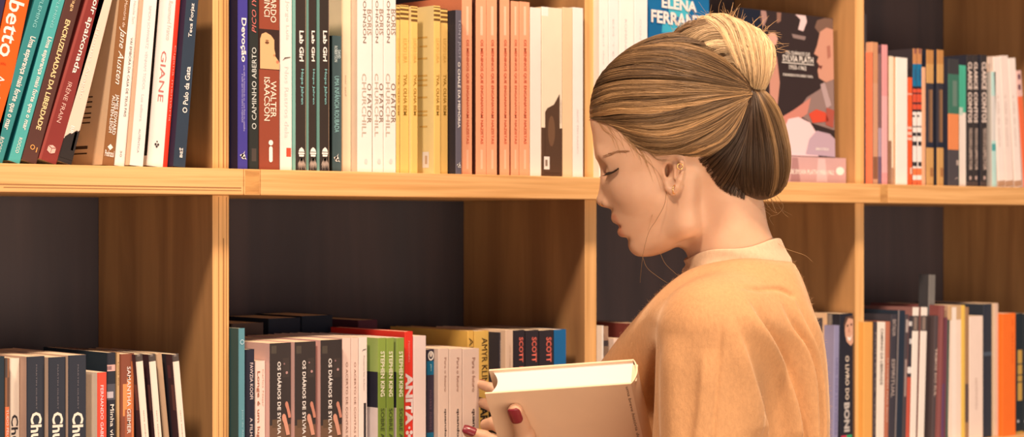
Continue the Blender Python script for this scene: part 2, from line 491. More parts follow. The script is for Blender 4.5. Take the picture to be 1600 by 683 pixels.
W_ = (252, 240, 220)
def books():
    G = 'books leaning and standing on the upper left shelf'
    def b(*a, **k): return book('up', *a, group=G, **k)
    STATE['right'] = None
    b(-76, -45, -60, (62, 48, 72), 'dark purple paperback leaning at the left edge, left of the orange one', xt=-10)
    b(-43, -7, -60, (255, 100, 30), 'orange paperback leaning right with big white lettering', xt=22, dep=.15,
      texts=[('ei betto', .12, .80, -40, 92, W_, 'd', 'title', .012), ('publifolha', .3, .55, 100, 106, (180, 60, 20), 'h', 'imprint'), ('América e', .18, .62, 120, 205, W_, 'd', 'subtitle')])
    TE = (84, 176, 162)
    for i, (a, e, t) in enumerate(((-22, 4, 70), (12, 31, 94))):
        b(a + (0 if i else 2), e, -48, (60, 140, 132) if i == 0 else TE, 'teal paperback leaning against the orange one, left of its twin' if i == 0 else 'teal paperback leaning right against the dark brown one', xt=t - (4 if i == 0 else 0), face=(20, 120, 118),
          texts=[('LÍSA FLEMING', .35, .65, -30, 42, (150, 215, 200), 'd', 'author'), ('Uma esperança mais forte que o mar', .28, .78, 56, 205, W_, 'd', 'title', .015), ('ROCCO', .34, .62, 218, 242, W_, 'd', 'publisher')])
    b(32, 57, -50, (92, 58, 48), 'dark brown paperback with cream capitals leaning between teal and maroon ones', xt=114, face=(40, 28, 26),
      texts=[('Braga', .38, .66, -14, 16, (250, 205, 140), 'd', 'author'), ('ENCRUZILHADAS DA LIBERDADE', .34, .66, 30, 206, (252, 220, 150), 'd', 'title', .02)], marks=[('ring', .45, 234, 4, (240, 170, 90)), ('bar', .75, 236, 4, (240, 170, 90), .2)])
    b(58, 88, -55, (140, 56, 48), 'maroon paperback with white serif title leaning right', xt=148, dep=.15, rects=[(0, .12, -80, 300, (160, 74, 62))],  # lighter left stripe: highlight of the rounded spine put into the colour
      texts=[('Beauvoir apaixonada', .3, .68, -50, 117, W_, 'd', 'title', .012), ('IRÈNE FRAIN', .34, .62, 132, 196, (240, 190, 165), 'd', 'author')], marks=[('box3', .5, 238, 7, (245, 190, 165))])
    r, q = b(89, 112, -60, (246, 212, 178), 'cream paperback with dark torn foot leaning furthest right', xt=166, face=(210, 165, 120), rects=[(0, 1, 222, 300, (52, 46, 42))],
      texts=[('Thomas Aragão', .3, .6, 40, 156, (255, 232, 205), 'd', 'author'), ('BRASIL', .28, .55, 200, 234, W_, 'd', 'title', .015)], marks=[('bar', .74, 222, 15, W_, .14), ('torn', .5, 226, 26, (52, 46, 42), .44)])
    r, q = b(160, 178, -52, (146, 98, 56), 'tawny brown paperback with white script title, its tan cover showing left', xt=192, face=(250, 212, 160), dep=.15,
      texts=[('Uma Memória de', .45, .7, -20, 42, (245, 215, 180), 'd', 'title'), ('Jane Austen', .2, .85, 42, 132, W_, 'd', 'title', 0, .35), ('JAMES EDWARD\nAUSTEN-LEIGH', .22, .82, 148, 211, W_, 'd', 'author', .01), ('Pedrazul', .1, .88, 236, 246, W_, 'h', 'publisher', .01)], marks=[('diamond', .5, 231, 5, W_)])
    for i, (yy, ll) in enumerate(((150, .5), (158, .45), (166, .5), (176, .4), (183, .48), (191, .42), (229, .62), (240, .8))):
        z1, z0 = q['V'](yy), q['V'](yy + (2.2 if i != 6 else 5))
        me = mesh_from('back_cover_print', [(q['off'] - q['w'] / 2 - .0003, .035 + .045 * ll * 1.2, z0), (q['off'] - q['w'] / 2 - .0003, .035, z0), (q['off'] - q['w'] / 2 - .0003, .035, z1), (q['off'] - q['w'] / 2 - .0003, .035 + .045 * ll * 1.2, z1)], [(0, 1, 2, 3)])
        link('back_cover_print', me, r, [paper((88, 66, 48), 'up', 't')])
    b(179, 195, -40, (250, 236, 214), 'white paperback with thin black capitals beside the tawny brown one', xt=205, face=(240, 205, 165),
      texts=[('Natalie Seri', .45, .7, 0, 36, (200, 190, 175), 'd', 'author'), ('VAI EMBORA DA CASA DE TEUS PAIS', .45, .68, 58, 183, (95, 82, 72), 'd', 'title'), ('30', .4, .6, 236, 246, (150, 140, 130), 'd', 'publisher')])
    b(203, 224, -38, (250, 238, 220), 'white paperback with faint grey title and peach cover side', xt=228, face=(250, 205, 160), prot=True,
      texts=[('SIMON SCHWARTZ  VENHAM TODOS', .4, .6, 8, 140, (215, 205, 190), 'd', 'title'), ('Lua editora', .4, .6, 148, 190, (215, 205, 190), 'd', 'author'), ('AUTÊNTICA', .42, .6, 202, 240, (170, 160, 148), 'd', 'publisher')])
    b(229, 255, -45, (252, 240, 222), 'white paperback with wide red outlined capitals and red right edge strip', xt=253, face=(50, 42, 40), frects=[(0, 1, 246, 300, (250, 238, 220))],
      texts=[('Rosamund Franco', .55, .8, 0, 62, (214, 200, 180), 'd', 'author'), ('GIANE', .34, .66, 80, 160, (205, 120, 105), 'd', 'title')], marks=[('clover', .5, 227, 6, (70, 62, 58))])
    b(255, 262, -45, (240, 62, 40), 'thin red paperback wedged between white and navy ones', xt=279, face=(240, 62, 40), texts=[('Cigana memória', .2, .8, 70, 190, (255, 150, 130), 'd', 'title')])
    b(271, 290, -30, (54, 66, 76), 'navy blue paperback at the right end touching the pale upright', xt=294, face=(52, 46, 66), prot=True,
      texts=[('Teca Forjaz', .35, .72, 4, 58, W_, 'u', 'author', .012), ('O Pulo da Gata', .35, .75, 104, 177, W_, 'u', 'title', .015), ('BEĨ', .35, .65, 232, 247, W_, 'u', 'publisher', .02)])

    # ------------- upper middle
    G2 = 'books on the upper middle shelf'
    def b(*a, **k): return book('up', *a, group=G2, **k)
    STATE['right'] = UP_R[2] + .001
    b(372, 387.5, -30, (74, 66, 142), 'violet blue paperback with white title beside the left upright', face=(36, 34, 58), prot=True,
      texts=[('Devoção', .22, .82, 28, 97, W_, 'd', 'title', .02), ('uma vida na fronteira do eu  com Patti no caminho\ne tudo que escrevi sobre a inspiração', .3, .7, 102, 205, (205, 195, 215), 'd', 'subtitle')], marks=[('bird', .5, 243, 7, W_)])
    b(388.5, 404.5, -30, (50, 52, 46), 'black green paperback with pale title reading upwards', texts=[('PICO IYER', .3, .72, -20, 51, (225, 120, 105), 'u', 'author', .0, .25), ('O CAMINHO ABERTO', .3, .74, 74, 202, (215, 215, 195), 'u', 'title', .005)], rects=[(.3, .75, 232, 252, (82, 72, 62))])
    r, q = b(405.5, 437, -40, (152, 74, 50), 'thick russet paperback with a painted face on its spine',
      rects=[(0, 1, 46, 109, (64, 44, 36))],
      texts=[('LEONARDO\nDA VINCI', .22, .82, -90, 35, (250, 225, 190), 'd', 'title', .01), ('WALTER\nISAACSON', .22, .82, 121, 189, (250, 225, 190), 'd', 'author', .01)],
      marks=[('disc', .55, 223, 4.3, W_), ('capsule', .55, 241, 12.5, W_, .27)])
    # generic painted face fragment
    f = q['w']; x_ = q['off'] - f / 2; V = q['V']
    pts = [(.02, 62), (.1, 54), (.3, 51), (.55, 55), (.72, 62), (.72, 76), (.78, 84), (.74, 86), (.9, 93), (.98, 97), (.98, 108), (.02, 108)]
    me = mesh_from('painted_face', [(x_ + u * f, -.0004, V(yy)) for u, yy in pts], [tuple(range(len(pts)))[::-1]])
    o = link('painted_face', me, r, [paper((236, 182, 122), 'up', 't')]); o['label'] = 'painted face fragment printed on the spine'
    for (u, yy, rr, asp, c) in ((.36, 67, 2, 1.9, (120, 76, 48)), (.36, 63.5, .8, 4, (150, 100, 62)), (.88, 96, 2.4, 1.1, (226, 130, 92)), (.72, 86, 1.6, 1.2, (206, 140, 92))):
        e = emblem(r, 'disc', x_ + u * f, V(yy), rr / F * q['s'], paper(c, 'up', 't'), asp); 
        e.location.y = -0.0002
    b(438, 456.6, -30, (250, 232, 208), 'white paperback with faint title and small red square beside the russet one',
      texts=[('Jorge Luís', .4, .75, 0, 62, (230, 215, 195), 'd', 'author'), ('Nos Rastros dela', .35, .7, 104, 215, (234, 220, 200), 'd', 'title')], rects=[(.5, .9, 231, 245, (228, 84, 56))], marks=[('swoosh', .5, 93, 7.5, (92, 74, 60))])
    LG = (60, 50, 42)
    for i, (a, e) in enumerate(((462.5, 479), (483, 495), (500, 515))):
        b(a, e, -30, LG, ('leftmost', 'middle', 'rightmost')[i] + ' of three black paperbacks in crinkled wrap with mint cover sides', face=(150, 205, 178), prot=True, rects=[(.9, 1, -40, 280, (170, 140, 110))] if i != 1 else [],
          texts=[('Lab Girl', .3, .72, 48, 96, W_, 'd', 'title', .03), ('Hope Jahren', .4, .72, 108, 163, (140, 200, 185), 'd', 'author', .01)], marks=[('house', .5, 238, 7.2, W_), ('roots', .5, 247, 15, (190, 165, 140))])
    STATE['right'] += .0005
    b(519.5, 534, 56, (78, 96, 92), 'short slate green paperback with narrow mint capitals', face=(40, 40, 38),
      texts=[('DAVID\nROBERTSON', .2, .85, 72, 97, (225, 235, 220), 'd', 'author', .01), ('UMA INFÂNCIA ROUBADA', .2, .82, 119, 207, (165, 215, 200), 'd', 'title')], marks=[('bird', .45, 247, 7, W_)])
    b(534.5, 549, -30, (246, 218, 172), 'pale straw paperback right of the slate green one', y=.03, rects=[(0, .1, -60, 300, (235, 200, 150))], texts=[('mar azul', .3, .5, 118, 150, (205, 180, 140), 'd', 'title')])
    for i, (a, e) in enumerate(((556, 582), (583, 599.5), (600, 619))):
        off = (0, .05, .05)[i]
        u = (.28, .57, .63, .92) if i == 0 else (.14, .48, .56, .94)
        b(a, e, -30, (253, 241, 226), ('leftmost', 'middle', 'rightmost')[i] + ' of three white paperbacks with thin spaced capitals in two columns', face=(250, 222, 186), prot=(i == 0),
          texts=[('JOHNSON', u[0], u[1], -4, 67, (140, 112, 88), 'd', 'author'), ('BORIS', u[2], u[3], 14, 54, (170, 140, 112), 'd', 'author'),
                 ('CHURCHILL', u[0], u[1], 115, 214, (200, 178, 148), 'd', 'title'), ('O FATOR', u[2] , u[3], 130, 192, (140, 112, 86), 'd', 'title')], marks=[('disc', .55, 252, 4, (232, 218, 200), .8)])
    YE = (248, 200, 108)
    st = lambda yo: [(.05, .95, 10 + yo, 11.5 + yo, (96, 72, 44)), (.05, .95, 14.5 + yo, 18 + yo, (120, 86, 44)), (.05, .95, 21 + yo, 25 + yo, (120, 86, 44)), (.05, .95, 28 + yo, 32 + yo, (120, 86, 44))]
    for i, (a, e, t, yo) in enumerate(((619.7, 625, 8, -1), (626, 639, 8, -1), (643, 653, 10, 2), (678.5, 688.5, 9, 1), (689.2, 700, 14, 4))):
        n = ('first from the left, beside the white ones', 'second from the left', 'third from the left, before the wide cover side', 'fourth, wide cover with price sticker showing', 'fifth and rightmost, beside the charcoal one')[i]
        r, q = b(a, e, t, YE, 'yellow paperback of the striped five, ' + n, face=(255, 226, 150), prot=(i in (2, 3)), rects=st(yo),
          texts=[('LUCIO LIRA', .3, .75, 60, 98, (235, 185, 90), 'd', 'author'), ('TVA, OLHA BEM', .25, .75, 116, 180, (176, 132, 48), 'd', 'title', .01)])
        if i == 3:
            x_ = q['off'] - q['w'] / 2 - .0004; V = q['V']
            def side(nm, ya, yb, d0, d1, c, k=0.0):
                me = mesh_from(nm, [(x_ - k, d1, V(yb)), (x_ - k, d0, V(yb)), (x_ - k, d0, V(ya)), (x_ - k, d1, V(ya))], [(0, 1, 2, 3)])
                return link(nm, me, r, [paper(c, 'up', 't')])
            side('price_sticker', 237, 262, .010, .0225, W_); side('printed_barcode', 243, 256, .013, .017, (214, 180, 140), .0003)
            for yy, l in ((56, .02), (70, .015), (89, .022), (116, .018), (123, .02), (131, .02), (150, .018), (172, .02), (178, .02), (196, .015)):
                side('back_cover_print', yy, yy + 2.5, .013, .013 + l, (238, 190, 100))
    b(712.5, 721.5, 16, (104, 98, 102), 'charcoal paperback with white capitals right of the yellow ones', face=(58, 54, 58), prot=True,
      texts=[('TONY JUDT', .3, .8, 30, 92, (178, 172, 172), 'd', 'author'), ('O CHALÉ DA MEMÓRIA', .3, .8, 97, 200, W_, 'd', 'title', .015)], marks=[('bird', .5, 258, 5, W_)])
    OR = (250, 172, 122)
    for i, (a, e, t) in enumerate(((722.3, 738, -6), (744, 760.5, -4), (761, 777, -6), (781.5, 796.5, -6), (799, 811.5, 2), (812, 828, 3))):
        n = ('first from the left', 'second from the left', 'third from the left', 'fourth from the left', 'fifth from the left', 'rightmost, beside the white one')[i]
        b(a, e, t, OR, 'salmon orange paperback of six alike, ' + n, face=(96, 56, 42) if i in (1, 3) else (226, 136, 92),  # dark sides of second and fourth: shade in the gaps put into the colour
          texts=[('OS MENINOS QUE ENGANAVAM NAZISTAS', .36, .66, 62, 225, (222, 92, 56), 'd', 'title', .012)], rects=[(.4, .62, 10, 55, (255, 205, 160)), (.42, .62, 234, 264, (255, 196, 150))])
    b(828.8, 846, 12, (253, 236, 208), 'creamy white paperback right of the salmon ones', face=(250, 220, 170))
    r, q = b(846.7, 879, 12, (253, 228, 186), 'thick cream paperback with a dark peaked picture and white label at its foot', face=(250, 220, 170), rects=[(.0, .3, 12, 26, (255, 244, 224)), (0, 1, 200, 290, (92, 66, 46))],
      marks=[('arch', .5, 208, 62, (92, 66, 46), .255), ('disc', .45, 205, 24, (122, 88, 60), .32), ('bar', .22, 255, 10, (250, 232, 205), .6), ('bar', .2, 255, 5, (150, 125, 100), .5)],
      texts=[('CARLOS DRUMMOND', .84, .95, 156, 192, (220, 195, 165), 'd', 'title')])
    # the later marks lie over the earlier ones
    for k, ch_ in enumerate([c for c in r.children if c.name.startswith('printed_mark')]): ch_.location.y = -0.00012 * k
    b(879.6, 895, 12, (244, 208, 156), 'straw coloured paperback second from the right upright', face=(240, 200, 150))
    b(895.5, 911.5, 12, (253, 240, 220), 'white paperback touching the right upright of the upper middle shelf', texts=[('ALICE TEM RAZÃO', .35, .55, 170, 240, (240, 222, 200), 'd', 'title')])

    # ------------- upper shelf behind the person
    G3 = 'books on the shelf behind the head'
    def b(*a, **k): return book('up', *a, group=G3, **k)
    STATE['right'] = None
    for i, (a, e) in enumerate(((937, 951), (951.6, 967), (967.7, 991), (991.8, 1012))):
        b(a, e, -28 - 4 * (i % 2), (253, 242, 226) if i % 2 == 0 else (250, 238, 220), 'tall white paperback above the forehead, ' + ('first right of the upright', 'second right of the upright', 'third right of the upright', 'fourth, left of the blue cover')[i], dep=.15,
          texts=[(('o azul das coisas', 'EM TEU RIO', 'ROMANCE DE PAULO', 'CONTOS DO MAR')[i], .35, .5, 30, 150, (232, 218, 200), 'd', 'title')])

    def lerp_page(): pass
    # face-out books: built like the others, then turned so that the front cover looks out of the shelf
    def faceout(x0, x1, yt, yb, Y, col, label, phi=None, wid=None, thick=.022, zfoot=None, tilt=0.0):
        XA, s = hit(x0, Y)
        if wid:
            lo, hi_ = 0.0, 1.45
            for _ in range(40):
                m = (lo + hi_) / 2
                P = Vector((XA + wid * math.cos(m), Y + wid * math.sin(m), 0)) - CAM; P.z = 0
                if 800 + F * P.dot(RIGHT) / P.dot(FWD) > x1: lo = m
                else: hi_ = m
            phi = lo
        else:
            phi = 0.0; wid = hit(x1, Y)[0] - XA
        zf = zfoot if zfoot is not None else SH_TOP
        h = height(yt, s) - zf
        root = empty('paperback_book', label, 'book', None, (XA, Y, zf), (tilt, 0, phi))
        bm = bmesh.new(); box_bm(bm, 0, wid, 0, .0008, 0, h, 0, .0002); box_bm(bm, 0, wid, thick - .0008, thick, 0, h, 0, .0002); box_bm(bm, 0, .0008, 0.0008, thick - .0008, 0, h, 0)
        bm_obj('cover', bm, root, [paper(col, 'up')])
        bm = bmesh.new(); box_bm(bm, .0009, wid - .001, .0009, thick - .0009, .0003, h - .0003)
        bm_obj('pages', bm, root, [mat_pages()])
        return root, wid, h, s, zf
    root, w, h, s, zf = faceout(1013.5, 1108, -40, 285, .05, (24, 112, 156), 'blue paperback shown face out above the hair with white capitals', wid=.15)
    V = lambda py: height(py, s) - zf
    def patch(nm, pts, c, k=1):
        p = [(u * w, -.0003 * k, V(y)) for u, y in pts]
        A = sum(p[i][0] * p[(i + 1) % len(p)][2] - p[(i + 1) % len(p)][0] * p[i][2] for i in range(len(p)))
        if A < 0: p = p[::-1]
        return link(nm, mesh_from(nm, p, [tuple(range(len(p)))]), root, [paper(c, 'up', 't')])
    patch('cover_picture', [(.33, -10), (.55, -14), (.72, -6), (.66, 12), (.60, 22), (.34, 18), (.3, 6)], (78, 190, 196))
    patch('cover_picture', [(.22, 34), (.5, 28), (.72, 32), (.74, 48), (.52, 58), (.2, 54)], (70, 180, 196))
    patch('cover_picture', [(.2, 48), (.45, 45), (.7, 52), (.5, 66), (.2, 64)], (40, 140, 180), 2)
    text_on(root, 'author', 'ELENA', (.20 * w, .78 * w, V(9), V(-8)), 'h', paper(W_, 'up', 't'), (0, -.0012, 0), (1, 0, 0), (0, 0, 1), bold=.035)
    text_on(root, 'author', 'FERRANTE', (.03 * w, .97 * w, V(34), V(14)), 'h', paper(W_, 'up', 't'), (0, -.0012, 0), (1, 0, 0), (0, 0, 1), bold=.035)

    # thick book lying flat, the picture cover stands on it
    Yb = .045
    XA, s = hit(1196, Yb); XB, s2 = hit(1322, Yb); zt = height(245, (s + s2) / 2)
    hh = zt - SH_TOP
    root = empty('paperback_book', 'thick mauve grey book lying flat below the dark picture cover', 'book', None, (XA, Yb, SH_TOP))
    bm = bmesh.new(); w = XB - XA
    box_bm(bm, 0, w, 0, .001, 0, hh, 0, .0003); box_bm(bm, 0, w, .001, .15, 0, .0008, 0); box_bm(bm, 0, w, .001, .15, hh - .0008, hh, 0)
    bm_obj('cover', bm, root, [paper((214, 160, 138), 'ur')])
    bm = bmesh.new(); box_bm(bm, .0006, w - .0006, .001, .149, .0009, hh - .0009); bm_obj('pages', bm, root, [mat_pages()])
    text_on(root, 'title', 'OS DIÁRIOS DE SYLVIA PLATH 1950-1962', (.04 * w, .84 * w, hh * .34, hh * .56), 'h', paper(W_, 'ur', 't'), (0, -.0004, 0), (1, 0, 0), (0, 0, 1), bold=.012)
    emblem(root, 'disc', .92 * w, hh * .5, hh * .16, paper((255, 236, 215), 'ur', 't'), 1.6)
    for u0, u1, c in ((.0, .1, (150, 110, 100)), (.62, .76, (232, 184, 160)), (.3, .42, (178, 126, 110))):
        p = [(u0 * w, -.0002, hh * .06), (u1 * w, -.0002, hh * .06), ((u1 - .03) * w, -.0002, hh * .95), ((u0 + .02) * w, -.0002, hh * .95)]
        link('spine_picture', mesh_from('spine_picture', p, [(0, 1, 2, 3)]), root, [paper(c, 'ur', 't')])
    root, w, h, s, zf = faceout(1160, 1305, 11, 245, .052, (58, 46, 42), 'dark photo cover shown face out behind the hair bun with white capitals', zfoot=zt + .0005, thick=.03, tilt=-.02)
    s = (s + hit(1305, .052)[1]) / 2
    V = lambda py: height(py, s) - zf
    U = lambda px: (hit(px, .052)[0] - hit(1160, .052)[0]) / w
    def patch(nm, pts, c, k=1):
        p = [(min(.995, max(0, U(x))) * w, -.0003 * k, min(h - .001, max(0.001, V(y)))) for x, y in pts]
        A = sum(p[i][0] * p[(i + 1) % len(p)][2] - p[(i + 1) % len(p)][0] * p[i][2] for i in range(len(p)))
        if A < 0: p = p[::-1]
        return link(nm, mesh_from(nm, p, [tuple(range(len(p)))]), root, [paper(c, 'ur', 't')])
    P = 'cover_picture'
    patch(P, [(1160, 12), (1192, 12), (1196, 60), (1160, 60)], (34, 36, 42))
    patch(P, [(1192, 14), (1200, 13), (1202, 32), (1196, 46), (1190, 34)], (176, 128, 104))
    patch(P, [(1246, 13), (1262, 13), (1264, 30), (1258, 46), (1250, 44), (1254, 28)], (238, 196, 170))
    patch(P, [(1217, 14), (1224, 16), (1223, 34), (1217, 38)], (150, 104, 78))
    patch(P, [(1240, 52), (1262, 54), (1260, 60), (1242, 58)], (150, 120, 100))
    patch(P, [(1202, 60), (1207, 54), (1214, 54), (1218, 62), (1215, 72), (1207, 74)], (222, 160, 124))
    patch(P, [(1204, 82), (1216, 90), (1220, 130), (1216, 165), (1204, 165)], (208, 140, 106))
    # man in profile at the right: hair, face, jacket, red scarf, white dress, raised arms
    patch(P, [(1305, 20), (1292, 19), (1280, 26), (1276, 38), (1284, 48), (1305, 60)], (128, 92, 68))
    patch(P, [(1284, 44), (1294, 36), (1305, 38), (1305, 118), (1292, 124), (1281, 118), (1279, 106), (1282, 98), (1278, 92), (1281, 84), (1274, 80), (1279, 66)], (214, 146, 108), 2)
    patch(P, [(1294, 66), (1299, 64), (1300, 82), (1295, 86)], (182, 112, 82), 3)
    patch(P, [(1279, 98), (1287, 98), (1284, 104)], (120, 60, 46), 3)
    patch(P, [(1305, 118), (1292, 124), (1282, 136), (1262, 150), (1245, 176), (1268, 190), (1305, 200)], (152, 118, 98))
    patch(P, [(1283, 128), (1290, 124), (1300, 160), (1292, 166)], (188, 152, 132), 2)
    patch(P, [(1218, 186), (1240, 172), (1268, 150), (1262, 176), (1230, 200)], (212, 130, 100), 2)
    patch(P, [(1264, 176), (1276, 168), (1290, 172), (1296, 186), (1270, 190)], (220, 78, 48), 3)
    patch(P, [(1292, 164), (1304, 168), (1302, 196), (1290, 192)], (178, 84, 62), 3)
    patch(P, [(1222, 240), (1224, 204), (1232, 186), (1248, 182), (1266, 190), (1276, 206), (1278, 243), (1222, 243)], (250, 200, 176), 3)
    patch(P, [(1258, 240), (1264, 216), (1276, 202), (1296, 206), (1304, 214), (1304, 243)], (196, 158, 150), 4)
    patch(P, [(1218, 224), (1234, 226), (1228, 243), (1218, 243)], (120, 74, 60), 4)
    T = paper((255, 236, 214), 'ur', 't')
    def tx(nm, s_, x0, x1, y0, y1, b_=.004): text_on(root, nm, s_, (U(x0) * w, U(x1) * w, V(y1), V(y0)), 'h', T, (0, -.0015, 0), (1, 0, 0), (0, 0, 1), bold=b_)
    tx('title', 'OS DIÁRIOS DE', 1229, 1267, 78, 85); tx('title', 'SYLVIA PLATH', 1224, 1272, 86, 96, .012); tx('title', '1950-1962', 1234, 1261, 101, 108)
    tx('editor', 'ORGANIZADO POR KAREN V. KUKIL', 1224, 1271, 115, 119, .01)
    patch('title_rule', [(1223, 97.5), (1273, 97.5), (1273, 98.7), (1223, 98.7)], (255, 236, 214), 4)
    tx('publisher', 'BIBLIOTECA', 1274, 1294, 229, 233, .01)

    # ------------- upper right
    G4 = 'books on the upper right shelf'
    def b(*a, **k): return book('ur', *a, group=G4, **k)
    STATE['right'] = None
    CR = (252, 222, 186)
    b(1351, 1354.5, 22, (66, 56, 50), 'tall dark narrow book touching the pale upright at the upper right', texts=[('ENTRE NÓS E O VENTO', .3, .8, 80, 250, (200, 170, 140), 'd', 'title')], y=.03)
    b(1355, 1362, 81, (250, 126, 80), 'bright orange paperback second from the upright at upper right', rects=[(.5, 1, 150, 200, (250, 176, 130))])
    b(1362.5, 1372, 66, (218, 152, 104), 'tall tan paperback between the orange and pink ones', rects=[(0, 1, 60, 130, (214, 144, 92)), (.2, .9, 245, 280, (150, 94, 60))])
    b(1373, 1378, 84, (134, 96, 84), 'thin mauve brown paperback left of the pink one', rects=[(0, 1, 245, 300, (120, 92, 100)), (.1, .9, 200, 245, (180, 146, 140))])
    b(1378.5, 1387, 70, (238, 152, 134), 'pink paperback near the upright at upper right', face=(120, 80, 80), rects=[(0, 1, 150, 270, (240, 170, 150))])
    b(1389.5, 1396.5, 88, (250, 214, 164), 'slim cream paperback with speckled dark foot', face=(180, 120, 80), rects=[(0, .5, 220, 290, (150, 104, 72)), (.4, 1, 262, 290, (190, 140, 100))])
    b(1400, 1418, 90, (253, 230, 200), 'thick white paperback at upper right, left of the orange red one', face=(214, 160, 110), prot=True)
    b(1418.6, 1425.5, 121, (248, 96, 44), 'short orange red paperback with pale bars', rects=[(0, 1, 146, 148, (255, 180, 140)), (0, 1, 198, 202, (255, 190, 150)), (0, 1, 206, 211, (255, 190, 150)), (0, 1, 215, 219, (255, 190, 150)), (.5, 1, 262, 272, (255, 190, 150))], face=(70, 60, 56))
    for i, (a, e) in enumerate(((1427, 1433), (1434, 1440.5))):
        b(a, e, 76, (250, 226, 194), ('left', 'right')[i] + ' one of two narrow books banded in blue, red and white', face=(66, 54, 50),
          rects=[(0, 1, 70, 100, (206, 134, 76)), (.2, .8, 74, 84, (150, 90, 70)), (0, 1, 100, 135, (24, 112, 136)), (.3, .7, 108, 126, (50, 90, 110)), (0, 1, 135, 139, (48, 40, 40)), (0, 1, 139, 171, (226, 84, 50)), (0, 1, 145, 147, (60, 40, 40)), (0, 1, 160, 163, (60, 40, 40)), (0, 1, 171, 175, (52, 44, 42)),
                 (0, .4, 180, 183, (60, 52, 50)), (0, 1, 197, 199, (90, 76, 66)), (0, .8, 207, 213, (56, 48, 44)), (.1, .9, 221, 228, (44, 38, 36)), (.1, .9, 253, 260, (44, 38, 36)), (0, 1, 263, 274, (246, 122, 62)), (0, 1, 281, 292, (246, 110, 60))])
    b(1441.2, 1446.5, 105, (240, 170, 116), 'slim apricot paperback between the banded and the tan black ones')
    for i, (a, e) in enumerate(((1448, 1459), (1464.5, 1474.5))):
        b(a, e, 78, (214, 154, 82), ('left', 'right')[i] + ' one of two tan and black books at upper right', face=(46, 46, 52),
          rects=[(0, 1, 70, 100, (198, 132, 66)), (0, 1, 130, 223, (60, 54, 54)), (.3, .8, 140, 222, (160, 112, 68)), (.36, .5, 140, 222, (90, 70, 56)), (.0, 1, 223, 231, (46, 46, 52)), (.5, .9, 262, 276, (170, 110, 60))])
    b(1482, 1498.5, 92, (68, 62, 54), 'grey green paperback with an orange block on its spine', face=(46, 46, 52), prot=True,
      rects=[(0, 1, 116, 178, (70, 112, 82)), (.4, .8, 126, 166, (110, 126, 100)), (0, 1, 178, 234, (236, 136, 74)), (0, 1, 234, 292, (84, 72, 64)), (.75, 1, 250, 258, (190, 160, 130))], marks=[('swoosh', .75, 280, 5, (200, 170, 140))])
    b(1499.5, 1509.5, 102, (252, 222, 184), 'slim paperback with green head and cream foot at upper right', face=(60, 120, 90), rects=[(0, 1, 95, 176, (82, 176, 128)), (0, .5, 168, 180, (200, 210, 170))])
    for i, (a, e) in enumerate(((1511, 1520), (1520.6, 1528.5), (1532.5, 1542.5))):
        b(a, e, 86, (62, 52, 44), ('left', 'middle', 'right')[i] + ' of three black books with cream lettering at upper right', face=(48, 46, 50),
          rects=[(0, 1, 284, 292, (90, 70, 56))],
          texts=[('CLARICE', .15, .85, 97, 140, (250, 214, 176), 'd', 'title', .03), ('CONTOS', .15, .85, 144, 192, (250, 214, 176), 'd', 'title', .03), ('TODOS OS CONTOS', .35, .85, 200, 228, (220, 184, 148), 'd', 'subtitle', .02), ('LISPECTOR', .35, .85, 230, 266, (220, 184, 148), 'd', 'author', .02)], marks=[('disc', .55, 278, 3.2, (210, 170, 140), .9)])
    b(1543.2, 1550, 90, (246, 132, 92), 'orange paperback with cream head right of the black lettered trio', rects=[(0, 1, 85, 112, (232, 190, 146)), (0, 1, 240, 292, (246, 160, 116))], xt=1542, y=.03)
    b(1551, 1557.5, 112, (190, 214, 182), 'thin mint paperback leaning left at upper right', xt=1549.5, rects=[(0, 1, 150, 220, (224, 206, 176)), (0, .8, 225, 236, (84, 160, 140))], face=(210, 190, 160))
    for i, (a, e, t, tp) in enumerate(((1560, 1571, 1552, 90), (1572, 1584, 1563, 88), (1586, 1597, 1575.5, 92))):
        b(a, e, tp, CR if i != 1 else (250, 216, 180), ('left', 'middle', 'right')[i] + ' of three cream paperbacks leaning left at upper right', xt=t, face=(235, 200, 165), rects=[(0, 1, 283, 292, (190, 140, 96))], texts=[('a vida de outro', .3, .6, 150, 230, (225, 188, 155), 'd', 'title')])
    b(1600.5, 1608, 112, (236, 180, 150), 'patterned paperback with an orange foot at the right picture edge', xt=1588, rects=[(0, 1, 152, 300, (242, 110, 60)), (.2, .8, 118, 126, (120, 80, 76)), (.1, .7, 134, 142, (120, 80, 76))])

    # ------------- lower left
    G5 = 'books on the lower left shelf'
    def b(*a, **k): return book('ll', *a, group=G5, **k)
    STATE['right'] = None
    DK = (52, 50, 50)
    b(-34, 7.5, 558, (42, 50, 50), 'dark green black book at the lower left picture edge', dep=.15)
    b(8.3, 15, 560, (150, 92, 56), 'thin mottled brown book with orange foot at lower left', rects=[(0, .5, 560, 590, (90, 70, 56)), (.4, 1, 590, 640, (110, 74, 52)), (0, 1, 636, 720, (226, 110, 60))], texts=[('TUDO PELO PODER', .25, .75, 640, 720, (250, 205, 165), 'd', 'title')])
    CH = [('Churchill', .2, .82, 644, 744, (248, 212, 168), 'd', 'title', .03), ('MARTIN GILBERT', .49, .56, 570, 640, (128, 108, 96), 'd', 'author')]
    b(16, 31, 560, (244, 204, 160), 'pale peach book with dark lettering, left of the black ones', texts=[('Churchill', .1, .8, 648, 748, (56, 46, 42), 'd', 'title', .02)], y=.03)
    b(42, 70, 557, DK, 'leftmost of three thick black books with tall cream lettering', face=(214, 160, 120), prot=True, dep=.16, texts=CH)
    b(76, 103, 558, DK, 'middle one of three thick black books with tall cream lettering', face=(226, 176, 130), prot=True, dep=.16, texts=CH)
    b(107, 135, 555, DK, 'rightmost of three thick black books with tall cream lettering', face=(226, 176, 130), prot=True, dep=.16, texts=CH)
